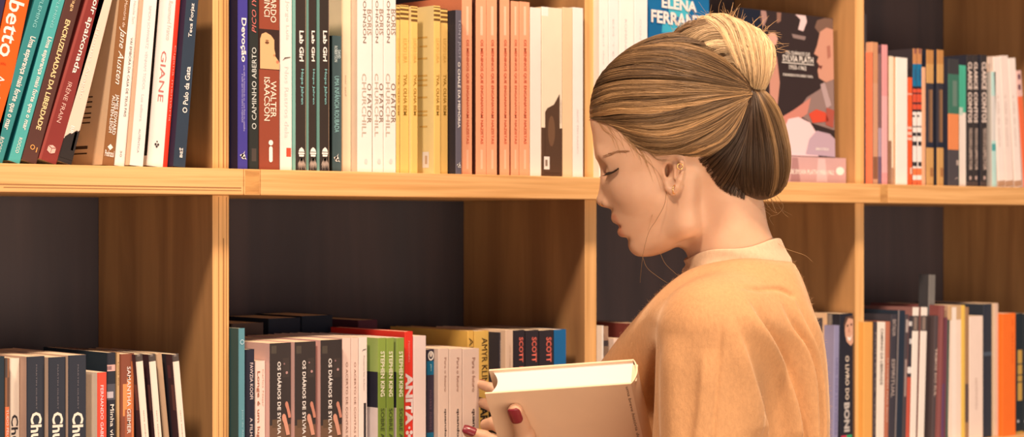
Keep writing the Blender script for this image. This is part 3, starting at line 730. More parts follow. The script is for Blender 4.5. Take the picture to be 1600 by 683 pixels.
    b(152.5, 167, 582, (240, 76, 48), 'short red paperback with white capitals and wide cream cover side', face=(246, 206, 160), prot=True, texts=[('FERNANDO GABEIRA', .3, .62, 602, 700, (255, 205, 180), 'd', 'author', .005)])
    r, q = b(168, 181, 551, (48, 44, 44), 'black paperback with a small photo and white serif title at lower left', face=(44, 50, 50), y=.03,
      rects=[(0, .9, 570, 580, (224, 160, 130)), (0.1, .5, 572, 578, (150, 104, 90)), (0, 1, 600, 625, (86, 76, 72)), (.1, .7, 612, 622, (196, 168, 150))], texts=[('Minha vida de menina', .3, .75, 632, 760, W_, 'd', 'title', .01)])
    b(181.5, 187, 551, (204, 150, 92), 'thin tan paperback left of the orange brown one', texts=[('Lucas Gaj', .3, .7, 566, 602, (120, 80, 50), 'd', 'title')], y=.028)
    b(188, 210, 553, (140, 72, 46), 'orange brown paperback with spaced white capitals', texts=[('SAMANTHA GEIMER', .45, .72, 573, 678, (255, 215, 180), 'd', 'author', .005)],
      rects=[(.45, 1, 590, 660, (222, 120, 60)), (.15, .45, 600, 650, (226, 136, 70)), (.75, 1, 565, 720, (214, 112, 58)), (.3, .8, 640, 720, (168, 84, 50))], y=.026)
    for i, (x0, x1, xt) in enumerate(((236.5, 247.5, 212), (257, 267.5, 232.5), (295, 305, 269.5))):
        n = ('first', 'second', 'third')[i]
        b(x0, x1, 553, (248, 208, 164), n + ' of three leaning cream spined books with dark caps at lower left', xt=xt, face=(58, 48, 46), rects=[(0, 1, 545, 564, (86, 68, 54)), (.2, .6, 548, 556, (130, 106, 86))],
          frects=[(0, .1, 545, 700, (86, 52, 46)), (.02, .06, 600, 640, (128, 74, 58)), (.05, .09, 570, 590, (112, 58, 52))], texts=[('terra sonâmbula', .4, .6, 640, 700, (190, 150, 120), 'd', 'title')])
        if i == 1:
            b(272, 281, 552, (196, 146, 100), 'narrow tan book leaning between the cream spined ones', xt=244, face=(196, 146, 100), y=.03)

    # ------------- lower middle
    G6 = 'books on the lower middle shelf'
    def b(*a, **k): return book('lm', *a, group=G6, **k)
    STATE['right'] = UP_R[2] + .001
    b(373.3, 383, 513, (100, 146, 140), 'tall teal paperback beside the left upright of the lower shelf', face=(62, 88, 78), prot=True, marks=[('ring', .5, 534.5, 4, (190, 210, 195))], texts=[('José de Alencar', .4, .7, 640, 700, (170, 200, 185), 'd', 'title')])
    b(384, 398, 546, (48, 46, 52), 'short black paperback with white capitals right of the teal one', texts=[('FAWZIA KOOFI', .45, .8, 567, 624, (236, 206, 180), 'd', 'author', .005), ('A FILHA FAVORITA', .45, .75, 653, 740, (236, 206, 180), 'd', 'title', .005)])
    b(399, 415, 564, (248, 208, 172), 'short peach paperback with brown lettering at lower middle', y=.02, texts=[('Carlos Nejar', .62, .82, 577, 636, (200, 140, 104), 'd', 'author'), ('Longe é um lugar', .1, .45, 580, 700, (176, 104, 70), 'd', 'title', .02)])
    PK = (244, 186, 154)
    for i, (a, e, t) in enumerate(((422, 455, 536), (461, 494, 534), (501.5, 535, 531))):
        r, q = b(a, e, t, (64, 54, 46), ('leftmost', 'middle', 'rightmost')[i] + ' of three dark photo spined paperbacks with white capitals and pink cover sides', face=PK, prot=(i == 0 or True), dep=.15, y=.03 if i == 0 else .018, rects=[(.06, .3, 540, 552, (86, 74, 58)), (.6, .9, 560, 590, (72, 60, 50)), (0, 1, 664, 760, (120, 86, 60)), (.1, .6, 655, 668, (104, 78, 54))],
              texts=[('OS DIÁRIOS DE SYLVIA PLATH', .34, .54, t + 29, 714, (250, 228, 200), 'd', 'title', .02)],
              marks=[('disc', .78, t + 47, 2.2, (190, 140, 120)), ('disc', .66, t + 33, 1.6, (150, 110, 96)), ('finger', .80, 641, 13, (206, 132, 98)), ('finger', .68, 664, 17, (222, 150, 112))])
        for k, cc in enumerate([c for c in r.children if c.name.startswith('printed_mark')]): cc.location.y = -.0001 * k
    for i, (a, e) in enumerate(((535.8, 548.5), (549.1, 560.5))):
        b(a, e, 528, (248, 206, 170), ('left', 'right')[i] + ' one of two peach paperbacks with a fine brown title', y=.012, texts=[('O ACERTO DE CONTAS DE UMA MÃE', .36, .66, 566, 740, (160, 110, 80), 'd', 'title')])
    b(561.2, 574, 527, (252, 222, 188), 'white paperback with a black tick mark left of the green ones', y=.012, rects=[(.55, .85, 630, 760, (60, 52, 48))], marks=[('swoosh', .6, 548, 4.5, (60, 50, 46))], texts=[('Precisamos falar do Kevin', .5, .68, 556, 610, (176, 150, 126), 'd', 'title')])
    GR = (148, 164, 66)
    for i, (a, e) in enumerate(((591, 603.5), (604.2, 616), (620, 632))):
        b(a, e, 528, GR, ('leftmost', 'middle', 'rightmost')[i] + ' of three olive green paperbacks with cream capitals', face=(252, 222, 190), prot=True, y=.03 if i == 0 else .02, dep=.15, rects=[(0, 1, 582, 760, (126, 142, 52))], frects=[(0, 1, 500, 581, (172, 184, 92)), (0, 1, 581, 637, (52, 48, 52))],
          texts=[('STEPHEN KING', .28, .78, 549, 620, (250, 232, 180), 'd', 'author', .02), ('SOBRE A ESCRITA', .3, .75, 638, 736, (76, 82, 40), 'd', 'title', .015)])
    b(632.8, 645.5, 518, (244, 64, 44), 'red paperback with big white serif letters right of the green ones', y=.012, dep=.15, texts=[('PRISONERS', .38, .58, 533, 566, (252, 150, 120), 'd', 'subtitle'), ('ANITA', .05, .95, 583, 664, (252, 225, 200), 'd', 'title', .05)], marks=[('clover', .5, 676, 10, (252, 225, 200))])
    b(646.2, 666, 525, (252, 220, 188), 'plain white thick paperback right of the red one', y=.012, face=(250, 214, 180))
    b(667.5, 678.5, 546, (66, 56, 62), 'short black paperback with a blue block and white emblem', texts=[('nossas noites', .3, .7, 610, 672, (120, 90, 90), 'd', 'title'), ('galera', .4, .65, 569, 580, (190, 220, 220), 'd', 'publisher')], rects=[(0, 1, 564, 586, (24, 108, 128)), (0, .9, 676, 690, (24, 108, 128))], marks=[('ring', .5, 556, 7.5, W_, .8), ('disc', .5, 554, 4, (230, 205, 170), .7)], y=.02)
    for i, (a, e) in enumerate(((680, 701.5), (702.2, 722.5), (723.2, 749))):
        b(a, e, 545, (250, 212, 172), ('leftmost', 'middle', 'rightmost')[i] + ' of three cream paperbacks with brown serif title behind the fingers', face=(246, 206, 166), y=.012, texts=[('Para o futuro', .55, .74, 559, 612, (176, 124, 92), 'd', 'title'), ('quando amor', .52, .76, 639, 720, (70, 56, 48), 'd', 'title', .02)])
    b(731, 740.5, 517, (250, 190, 84), 'left one of two yellow paperbacks with thin black capitals', y=.06, dep=.16, texts=[('AMYR KLINK', .2, .85, 528, 640, (110, 82, 40), 'd', 'author')])
    b(741.2, 764, 517, (250, 196, 92), 'right one of two yellow paperbacks with thin black capitals', y=.06, dep=.16, texts=[('AMYR KLINK', .5, .88, 528, 610, (84, 66, 40), 'd', 'author'), ('MAR', .4, .9, 625, 660, (50, 44, 40), 'd', 'title', .03)], face=(240, 170, 70))
    b(765, 782, 520, (62, 56, 56), 'charcoal paperback with white capitals between yellow and cream ones', y=.04, texts=[('MEMÓRIAS DE CAMARGO', .45, .75, 533, 660, (240, 210, 180), 'd', 'title', .01)])
    b(782.7, 802, 516, (248, 206, 158), 'cream thick paperback left of the red lettered black ones', y=.03, texts=[('um romance', .45, .62, 540, 590, (225, 180, 135), 'd', 'title')])
    for i, (a, e) in enumerate(((802.8, 820.5), (821.5, 842), (843, 865.5))):
        b(a, e, 516, (58, 48, 46), ('leftmost', 'middle', 'rightmost')[i] + ' of three black paperbacks with red capitals above the held book', y=.03, face=(50, 42, 42), texts=[('SCOTT', .45, .82, 527, 566, (240, 112, 84), 'd', 'author', .03), ('FITZGERALD', .45, .82, 573, 650, (240, 112, 84), 'd', 'author', .03)])
    b(866.2, 885, 515, (38, 108, 146), 'blue paperback at the right end of the lower middle shelf', y=.03, face=(30, 80, 110))

    # ------------- lower shelf left and right of the person
    G7 = 'books on the lower shelf beside the person'
    def b(*a, **k): return book('lm', *a, group=G7, **k)
    STATE['right'] = UP_R[3] + .001
    b(936, 942.5, 509, (253, 232, 205), 'white paperback right of the upright, left of the sweater', y=.02)
    b(943.2, 951, 510, (176, 132, 96), 'grey brown paperback next to the upright by the sweater', y=.03, rects=[(0, 1, 532, 541, (76, 60, 54)), (0, 1, 541, 556, (140, 108, 80))])
    b(952, 972, 529, (250, 210, 168), 'short cream paperback half hidden by the sweater', y=.02)
    b(1000, 1012, 506, (140, 74, 54), 'maroon book, its wide side showing beside the sweater', face=(140, 66, 50), y=.02, dep=.15)
    b(1012.6, 1030, 506, (90, 70, 60), 'brown book hidden behind the sweater shoulder', y=.02, dep=.15)
    def b(*a, **k): return book('lr', *a, group=G7, **k)
    STATE['right'] = None
    b(1262, 1293, 490, (216, 160, 108), 'tan paperback with a small black square right of the sweater', y=.05, rects=[(.45, .75, 497, 520, (80, 62, 52))])
    b(1293.6, 1305, 491, (126, 104, 84), 'grey brown paperback between tan and lavender ones', y=.045, texts=[('JOÃO RIBEIRO', .4, .7, 500, 620, (190, 160, 130), 'd', 'title')])
    b(1301, 1309, 509, (150, 134, 146), 'slim lavender paperback leaning right beside the black photo spine', xt=1304, y=.03, texts=[('UMA DAS HISTÓRIAS', .4, .75, 560, 680, (110, 96, 120), 'd', 'title')])
    r, q = b(1312.5, 1333, 490, (44, 40, 42), 'black paperback with a smiling portrait at the head of its spine', y=.03,
        texts=[('O LIVRO DO', .4, .68, 556, 625, (236, 200, 160), 'd', 'title', .02), ('BONI', .3, .72, 629, 675, (200, 176, 150), 'd', 'title', .045)], rects=[(.1, .5, 680, 690, (200, 60, 70)), (.5, .9, 680, 690, (60, 150, 90))])
    w = q['w']; x_ = q['off'] - w / 2; V = q['V']
    for pts, c, k in (([(.3, 505), (.45, 496), (.75, 494), (.98, 500), (.98, 536), (.8, 541), (.5, 534), (.38, 524)], (226, 158, 116), 1), ([(.25, 508), (.4, 495), (.98, 493), (.98, 499), (.6, 497), (.38, 508), (.34, 516)], (96, 66, 50), 2),
                      ([(.5, 526), (.75, 528), (.9, 523), (.75, 533), (.6, 532)], (250, 225, 200), 3), ([(.48, 508), (.6, 507), (.6, 510), (.48, 511)], (90, 56, 42), 3), ([(.76, 506), (.9, 506), (.9, 509), (.76, 509)], (90, 56, 42), 3), ([(.64, 510), (.72, 519), (.6, 520)], (196, 126, 90), 3)):
        p = [(x_ + u * w, -.0003 - .0002 * k, V(yy)) for u, yy in pts]
        A = sum(p[i][0] * p[(i + 1) % len(p)][2] - p[(i + 1) % len(p)][0] * p[i][2] for i in range(len(p)))
        link('portrait', mesh_from('portrait', p if A > 0 else p[::-1], [tuple(range(len(p)))]), r, [paper(c, 'lr', 't')])

    # ------------- lower right
    G8 = 'books on the lower right shelf'
    def b(*a, **k): return book('lr', *a, group=G8, **k)
    STATE['right'] = None
    b(1383, 1393, 481, (128, 78, 66), 'dark tall book standing deep behind the orange tan spine at lower right', y=.165, face=(58, 48, 50), frects=[(0, 1, 470, 484, (120, 84, 74))], dep=.11)
    STATE['right'] = None
    b(1349, 1363, 504, (240, 160, 74), 'orange tan paperback touching the upright at lower right', xt=1350, y=.02)
    b(1363.6, 1368.5, 503, (72, 58, 54), 'thin black paperback with faint print right of the orange tan one', xt=1366, texts=[('NOITES DE VERÃO', .3, .8, 520, 680, (170, 136, 112), 'd', 'title')], y=.02)
    b(1369.2, 1381, 504, (250, 216, 178), 'white paperback with black capitals at lower right', xt=1372, y=.02, texts=[('CAMINHO DA LIBERDADE', .35, .7, 514, 602, (84, 68, 60), 'd', 'title', .01)])
    b(1381.8, 1387.5, 503, (190, 106, 72), 'rust brown paperback right of the white capitals one', xt=1385.5, y=.02, texts=[('O HOMEM MAIS RICO', .3, .7, 560, 660, (240, 190, 150), 'd', 'title')])
    b(1388, 1397, 492, (70, 60, 58), 'dark paperback with pale lettering near a thin grey line', xt=1393, y=.02, texts=[('BATALHA', .2, .8, 500, 526, (180, 150, 126), 'd', 'title', .02), ('ESPIRITUAL', .2, .8, 562, 622, (180, 150, 126), 'd', 'title', .02)])
    b(1398, 1409, 486, (46, 50, 54), 'blue black paperback with a grey edge line at lower right', xt=1404, y=.02, rects=[(0, .14, 480, 700, (130, 110, 96))])
    b(1409.5, 1415, 492, (84, 68, 62), 'mottled dark paperback left of the two white capped ones', xt=1415, y=.02, rects=[(.2, .8, 500, 520, (190, 160, 136)), (.2, .7, 562, 620, (176, 140, 116))])
    b(1415.5, 1421, 494, (206, 84, 58), 'red footed paperback with black and white head', xt=1421, y=.02, rects=[(0, 1, 480, 590, (64, 54, 52)), (.1, .8, 503, 510, (220, 196, 170)), (.2, .9, 530, 538, (220, 196, 170)), (.1, .9, 574, 584, (240, 214, 184))])
    for i, (a, e, t) in enumerate(((1421.8, 1431, 1427), (1434, 1443.5, 1440))):
        b(a, e, 481, (250, 218, 182), ('left', 'right')[i] + ' one of two white paperbacks with a dark band below the top', xt=t, y=.02, face=(150, 96, 80), rects=[(0, 1, 494, 518, (84, 70, 60)), (.2, .7, 496, 516, (150, 120, 96))])
    b(1446, 1456, 430, (104, 98, 90), 'tallest grey booklet standing above its neighbours at lower right', xt=1452, y=.04, dep=.02, face=(70, 62, 56), rects=[(0, 1, 425, 480, (126, 110, 92))])
    b(1455.5, 1461, 494, (90, 70, 62), 'brown black paperback with pale capitals right of the tallest grey one', xt=1461, y=.02, texts=[('TRIBOS DO SUL', .3, .85, 545, 620, (226, 180, 146), 'd', 'title', .02)])
    b(1461.6, 1470, 478, (140, 74, 62), 'reddish brown paperback at lower right', xt=1468, y=.02, rects=[(.3, .6, 480, 700, (158, 90, 76))])
    b(1470.6, 1477.5, 497, (120, 62, 64), 'maroon paperback left of the thin green one', xt=1474, y=.02, rects=[(0, .5, 600, 700, (104, 66, 84))])
    b(1478, 1481.5, 500, (84, 90, 70), 'thin dark green paperback left of the thick cream one', xt=1481, y=.02)
    b(1482.2, 1502, 477, (250, 208, 168), 'thick cream paperback left of the yellow strip at lower right', y=.02, rects=[(0, 1, 470, 500, (214, 160, 104)), (.25, .6, 480, 700, (252, 216, 178))], face=(200, 150, 110))
    b(1502.6, 1508, 477, (244, 184, 76), 'thin yellow paperback at lower right', y=.02)
    b(1508.6, 1514, 480, (168, 118, 74), 'thin tan paperback with dark foot between yellow and cream ones', y=.02, rects=[(0, 1, 600, 660, (104, 76, 60))])
    b(1515, 1536, 494, (250, 206, 168), 'cream paperback left of the black one at lower right', y=.02, texts=[('sentimento', .4, .65, 590, 640, (224, 180, 146), 'd', 'title')])
    b(1537, 1550, 475, (52, 52, 54), 'black paperback between two cream ones at lower right', y=.025, rects=[(0, 1, 550, 556, (80, 84, 86))])
    b(1551, 1560, 474, (226, 176, 136), 'slim buff paperback left of the bright orange one', y=.02, face=(240, 190, 140))
    b(1561, 1587, 490, (255, 112, 36), 'bright orange thick paperback at lower right', y=.012, texts=[('a alma', .72, .84, 500, 570, (240, 96, 34), 'd', 'title')])
    for i, (a, e) in enumerate(((1588, 1598.5), (1599, 1612))):
        b(a, e, 490, (44, 46, 44), ('left', 'right')[i] + ' one of two black books with yellow panels at the right edge', y=.02, rects=[(.2, .85, 547, 626, (206, 150, 66)), (0, 1, 568, 570, (44, 46, 44)), (0, 1, 585, 587, (44, 46, 44)), (0, 1, 596, 598, (44, 46, 44)), (.15, .4, 656, 660, (210, 190, 170)), (0, 1, 674, 700, (206, 150, 66))])
    # flat dark cloth bundle lying on the tops behind: a hat-like heap in the lower middle compartment
    dark_heap()

def dark_heap():
    """a row of books standing deep in the shelf, behind the front row of the lower middle compartment"""
    G = 'back row books of the lower middle shelf'
    for x0, x1, yt, col, lab in ((362, 412, 505, (92, 70, 56), 'brown book standing in the dark back row behind the teal one'),
                                 (420, 470, 497, (44, 46, 50), 'black book standing in the back row behind the dark photo spines'),
                                 (472, 520, 493, (40, 44, 48), 'tall black book in the back row above the pink sides'),
                                 (560, 590, 500, (96, 52, 56), 'wine red book standing in the back row behind the green ones')):
        STATE['right'] = None
        book('lm', x0, x1, yt, col, lab, y=.175, dep=.10, group=G)
# ------------------------------------------------------------------ person
ZH = 2.22                       # distance of the person from the viewer
S = F / ZH                      # pixels per metre there
def pc(x, y, c=0.0):
    """body frame (x across, y down, c towards the viewer, unit 1/S m); sight-line corrected for depth c"""
    k = (F - c) / F
    return np.array([800 + (x - 800) * k, HOR + (y - HOR) * k, c])
def loc(p):                     # body frame -> person's local metres (x, y back, z up)
    p = np.asarray(p, float)
    return np.stack([(p[..., 0] - 1100) / S, -p[..., 2] / S, CZ + (HOR - p[..., 1]) / S], -1)

def spline(pts, n=8, closed=True):
    P = np.array(pts, float); m = len(P); out = []
    rngi = range(m) if closed else range(m - 1)
    for i in rngi:
        if closed: a, b, c, d = P[(i - 1) % m], P[i], P[(i + 1) % m], P[(i + 2) % m]
        else: a, b, c, d = P[max(0, i - 1)], P[i], P[i + 1], P[min(m - 1, i + 2)]
        for k in range(n):
            t = k / n
            out.append(0.5 * (2 * b + (c - a) * t + (2 * a - 5 * b + 4 * c - d) * t * t + (3 * b - a - 3 * c + d) * t ** 3))
    if not closed: out.append(P[-1])
    return np.array(out)

class Poly2:
    """signed distance to a smooth outline, tabulated on a grid"""
    def __init__(self, pts, x0, x1, y0, y1, h, n=6):
        self.o = (x0, y0); self.h = h
        xs = np.arange(x0, x1 + h, h); ys = np.arange(y0, y1 + h, h)
        X, Y = np.meshgrid(xs, ys, indexing='ij')
        q = np.stack([X.ravel(), Y.ravel()], 1).astype(np.float32)
        p = spline(pts, n).astype(np.float32); e = np.roll(p, -1, 0)
        best = np.full(len(q), 1e9, np.float32); ins = np.zeros(len(q), bool)
        for a, b in zip(p, e):
            ab = b - a; L = float(ab @ ab)
            if L < 1e-9: continue
            t = np.clip(((q - a) @ ab) / L, 0, 1)
            d = q - a - t[:, None] * ab
            np.minimum(best, (d * d).sum(1), out=best)
            if a[1] != b[1]:
                cond = (a[1] > q[:, 1]) != (b[1] > q[:, 1])
                ins ^= cond & (q[:, 0] < (b[0] - a[0]) * (q[:, 1] - a[1]) / (b[1] - a[1]) + a[0])
        d = np.sqrt(best); d[ins] *= -1
        self.t = d.reshape(X.shape)
    def __call__(self, x, y):
        i = np.clip((x - self.o[0]) / self.h, 0, self.t.shape[0] - 1.001); j = np.clip((y - self.o[1]) / self.h, 0, self.t.shape[1] - 1.001)
        a = i.astype(int); b = j.astype(int); fx = i - a; fy = j - b
        t = self.t
        return (t[a, b] * (1 - fx) + t[a + 1, b] * fx) * (1 - fy) + (t[a, b + 1] * (1 - fx) + t[a + 1, b + 1] * fx) * fy

def smin(a, b, k):
    if k <= 0: return np.minimum(a, b)
    h = np.clip(0.5 + 0.5 * (b - a) / k, 0, 1)
    return b * (1 - h) + a * h - k * h * (1 - h)
def smax(a, b, k): return -smin(-a, -b, k)

class Cap:       # rounded cone a -> b
    def __init__(s, a, b, ra, rb):
        s.a, s.b, s.ra, s.rb = np.array(a, float), np.array(b, float), ra, rb
        s.c = (s.a + s.b) / 2; s.r = np.linalg.norm(s.b - s.a) / 2 + max(ra, rb)
    def __call__(s, p):
        ab = s.b - s.a
        t = np.clip(((p - s.a) @ ab) / max(1e-6, ab @ ab), 0, 1)
        return np.linalg.norm(p - s.a - t[..., None] * ab, axis=-1) - (s.ra + (s.rb - s.ra) * t)
class Ell:       # ellipsoid, optionally turned in the x-y plane / about y
    def __init__(s, c, r, rz=0.0, ry=0.0):
        s.c = np.array(c, float); s.rad = np.array(r, float); s.r = max(r)
        a, b = math.cos(rz), math.sin(rz); e, f = math.cos(ry), math.sin(ry)
        s.M = np.array([[a, b, 0], [-b, a, 0], [0, 0, 1]]) @ np.array([[e, 0, f], [0, 1, 0], [-f, 0, e]])
    def __call__(s, p):
        q = (p - s.c) @ s.M.T
        k0 = np.linalg.norm(q / s.rad, axis=-1); k1 = np.linalg.norm(q / s.rad ** 2, axis=-1)
        return k0 * (k0 - 1) / np.maximum(k1, 1e-6)

def evaluate(ops, p, ctr, rad):
    d = np.full(len(p), 60.0)
    for o in ops:
        kind, f, k = o
        if kind == 'u':
            if np.linalg.norm(ctr - f.c) - f.r - rad > 55 + k: continue
            d = smin(d, f(p), k)
        elif kind == 's':
            if np.linalg.norm(ctr - f.c) - f.r - rad > 10 + 2 * k: continue
            d = smax(d, -f(p), k)
        elif kind == 'i':
            d = smax(d, f(p), k)
        elif kind == 'list':           # sub-solid built on its own, then joined
            d = smin(d, evaluate(f, p, ctr, rad), k)
    return d

def surface(ops, lo, hi, h, name, B=16):
    """surface nets over the box lo..hi; only blocks near the surface are evaluated"""
    lo = np.array(lo, float); n = (np.ceil((np.array(hi) - lo) / h)).astype(int) + 1
    n = ((n + B - 1) // B) * B
    D = np.full(n, 30.0, np.float32)
    g = np.stack(np.meshgrid(*[np.arange(B)] * 3, indexing='ij'), -1).reshape(-1, 3) * h
    rad = B * h * math.sqrt(3) / 2
    for i in range(0, n[0], B):
        for j in range(0, n[1], B):
            cs = np.array([[lo[0] + (i + B / 2) * h, lo[1] + (j + B / 2) * h, lo[2] + (k + B / 2) * h] for k in range(0, n[2], B)])
            for kk, c in enumerate(cs):
                dc = evaluate(ops, c[None], c, 0.0)[0]
                if dc > rad * 1.6 + 6: continue
                if dc < -rad * 1.6 - 6:
                    D[i:i + B, j:j + B, kk * B:kk * B + B] = -30; continue
                p = g + lo + np.array([i, j, kk * B]) * h
                D[i:i + B, j:j + B, kk * B:kk * B + B] = evaluate(ops, p, c, rad).reshape(B, B, B)
    D[0], D[-1], D[:, 0], D[:, -1], D[:, :, 0], D[:, :, -1] = 30, 30, 30, 30, 30, 30
    I = D < 0
    cnt = np.zeros(np.array(I.shape) - 1, np.uint8)
    for a in (0, 1):
        for b in (0, 1):
            for c in (0, 1):
                cnt += I[a:a + cnt.shape[0], b:b + cnt.shape[1], c:c + cnt.shape[2]]
    act = (cnt > 0) & (cnt < 8)
    cell = np.argwhere(act)
    idx = np.full(cnt.shape, -1, np.int32); idx[act] = np.arange(len(cell))
    acc = np.zeros((len(cell), 3)); num = np.zeros(len(cell))
    corners = [(a, b, c) for a in (0, 1) for b in (0, 1) for c in (0, 1)]
    for u in corners:
        for ax in range(3):
            if u[ax]: continue
            v = list(u); v[ax] = 1
            du = D[cell[:, 0] + u[0], cell[:, 1] + u[1], cell[:, 2] + u[2]]; dv = D[cell[:, 0] + v[0], cell[:, 1] + v[1], cell[:, 2] + v[2]]
            cr = (du < 0) != (dv < 0)
            t = np.where(cr, du / np.where(cr, du - dv, 1), 0)
            q = np.tile(np.array(u, float), (len(cell), 1)); q[:, ax] = t
            acc[cr] += q[cr]; num[cr] += 1
    V = lo + (cell + acc / num[:, None]) * h
    quads = []
    for ax in range(3):
        s0 = [slice(None)] * 3; s1 = [slice(None)] * 3
        s0[ax] = slice(0, -1); s1[ax] = slice(1, None)
        e = np.argwhere(I[tuple(s0)] != I[tuple(s1)])
        b1, b2 = [(1, 2), (2, 0), (0, 1)][ax]
        ok = (e[:, b1] > 0) & (e[:, b2] > 0) & (e[:, b1] < cnt.shape[b1]) & (e[:, b2] < cnt.shape[b2])
        e = e[ok]
        flip = I[e[:, 0], e[:, 1], e[:, 2]]
        def at(d1, d2):
            q = e.copy(); q[:, b1] -= d1; q[:, b2] -= d2
            return idx[q[:, 0], q[:, 1], q[:, 2]]
        f = np.stack([at(1, 1), at(0, 1), at(0, 0), at(1, 0)], 1)
        f[~flip] = f[~flip][:, ::-1]
        quads.append(f)
    Q = np.concatenate(quads)
    # body frame (y down, c to viewer) -> local (x, -c, -y) keeps handedness
    return V, Q

def relax(V, Q, it=2, w=0.5):
    for _ in range(it):
        acc = np.zeros_like(V); n = np.zeros(len(V))
        for a, b in ((0, 1), (1, 2), (2, 3), (3, 0)):
            np.add.at(acc, Q[:, a], V[Q[:, b]]); np.add.at(n, Q[:, a], 1)
            np.add.at(acc, Q[:, b], V[Q[:, a]]); np.add.at(n, Q[:, b], 1)
        V = V * (1 - w) + w * acc / np.maximum(n, 1)[:, None]
    return V

def vnormals(V, Q):
    N = np.cross(V[Q[:, 2]] - V[Q[:, 0]], V[Q[:, 3]] - V[Q[:, 1]])
    out = np.zeros_like(V)
    for k in range(4): np.add.at(out, Q[:, k], N)
    return out / np.maximum(np.linalg.norm(out, axis=1), 1e-9)[:, None]

def to_mesh(name, V, Q, parent, mats, attrs=None):
    me = bpy.data.meshes.new(name)
    L = loc(V)
    me.vertices.add(len(L)); me.vertices.foreach_set('co', L.ravel())
    nf = len(Q); k = Q.shape[1]
    me.loops.add(nf * k); me.loops.foreach_set('vertex_index', Q.ravel().astype(np.int32))
    me.polygons.add(nf); me.polygons.foreach_set('loop_start', np.arange(0, nf * k, k, dtype=np.int32))
    me.polygons.foreach_set('use_smooth', np.ones(nf, bool))
    me.update(calc_edges=True); me.validate()
    for an, av in (attrs or {}).items():
        a = me.attributes.new(an, 'FLOAT', 'POINT'); a.data.foreach_set('value', av.astype(np.float32))
    return link(name, me, parent, mats)

def tubes(strands, radii, sides=3):
    """strands: list of (n,3) arrays; radii: per strand (root, tip)"""
    Vs, Qs, k = [], [], 0
    for P, (ra, rb) in zip(strands, radii):
        n = len(P)
        T = np.gradient(P, axis=0); T /= np.maximum(np.linalg.norm(T, axis=1), 1e-9)[:, None]
        ref = np.array([0.31, 0.22, 0.92])
        A = np.cross(T, ref); A /= np.maximum(np.linalg.norm(A, axis=1), 1e-9)[:, None]
        Bn = np.cross(T, A)
        r = np.linspace(ra, rb, n)[:, None]
        for s in range(sides):
            t = 2 * math.pi * s / sides
            Vs.append(P + r * (A * math.cos(t) + Bn * math.sin(t)))
        i = np.arange(n - 1)
        for s in range(sides):
            s2 = (s + 1) % sides
            Qs.append(np.stack([k + s * n + i, k + s2 * n + i, k + s2 * n + i + 1, k + s * n + i + 1], 1))
        k += n * sides
    return np.concatenate(Vs), np.concatenate(Qs)

# ---- materials
def skin_material():
    m = mat_plain('skin', (0.62, 0.36, 0.235), rough=0.48, spec=0.35)
    nt = m.node_tree; b = nt.nodes['Principled BSDF']; L = nt.links.new
    b.inputs['Subsurface Weight'].default_value = 0.25
    b.inputs['Subsurface Radius'].default_value = (0.010, 0.004, 0.002)
    b.inputs['Subsurface Scale'].default_value = 0.6
    at = nt.nodes.new('ShaderNodeAttribute'); at.attribute_name = 'lips'
    tc = nt.nodes.new('ShaderNodeTexCoord')
    n = nt.nodes.new('ShaderNodeTexNoise'); n.inputs['Scale'].default_value = 35; n.inputs['Detail'].default_value = 5
    r = nt.nodes.new('ShaderNodeValToRGB')
    r.color_ramp.elements[0].position = .35; r.color_ramp.elements[0].color = (0.60, 0.38, 0.255, 1)
    r.color_ramp.elements[1].position = .65; r.color_ramp.elements[1].color = (0.65, 0.43, 0.295, 1)
    mx = nt.nodes.new('ShaderNodeMix'); mx.data_type = 'RGBA'; mx.inputs['B'].default_value = (0.55, 0.27, 0.18, 1)
    L(tc.outputs['Object'], n.inputs['Vector']); L(n.outputs['Fac'], r.inputs['Fac'])
    L(r.outputs['Color'], mx.inputs['A']); L(at.outputs['Fac'], mx.inputs['Factor'])
    L(mx.outputs['Result'], b.inputs['Base Color'])
    return m

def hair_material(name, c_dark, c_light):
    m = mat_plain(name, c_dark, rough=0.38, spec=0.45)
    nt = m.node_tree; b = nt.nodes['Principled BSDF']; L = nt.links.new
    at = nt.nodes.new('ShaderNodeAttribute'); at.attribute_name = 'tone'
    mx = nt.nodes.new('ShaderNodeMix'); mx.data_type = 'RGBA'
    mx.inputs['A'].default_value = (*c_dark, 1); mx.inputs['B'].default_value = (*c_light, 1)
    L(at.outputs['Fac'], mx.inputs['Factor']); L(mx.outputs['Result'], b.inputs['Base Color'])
    return m

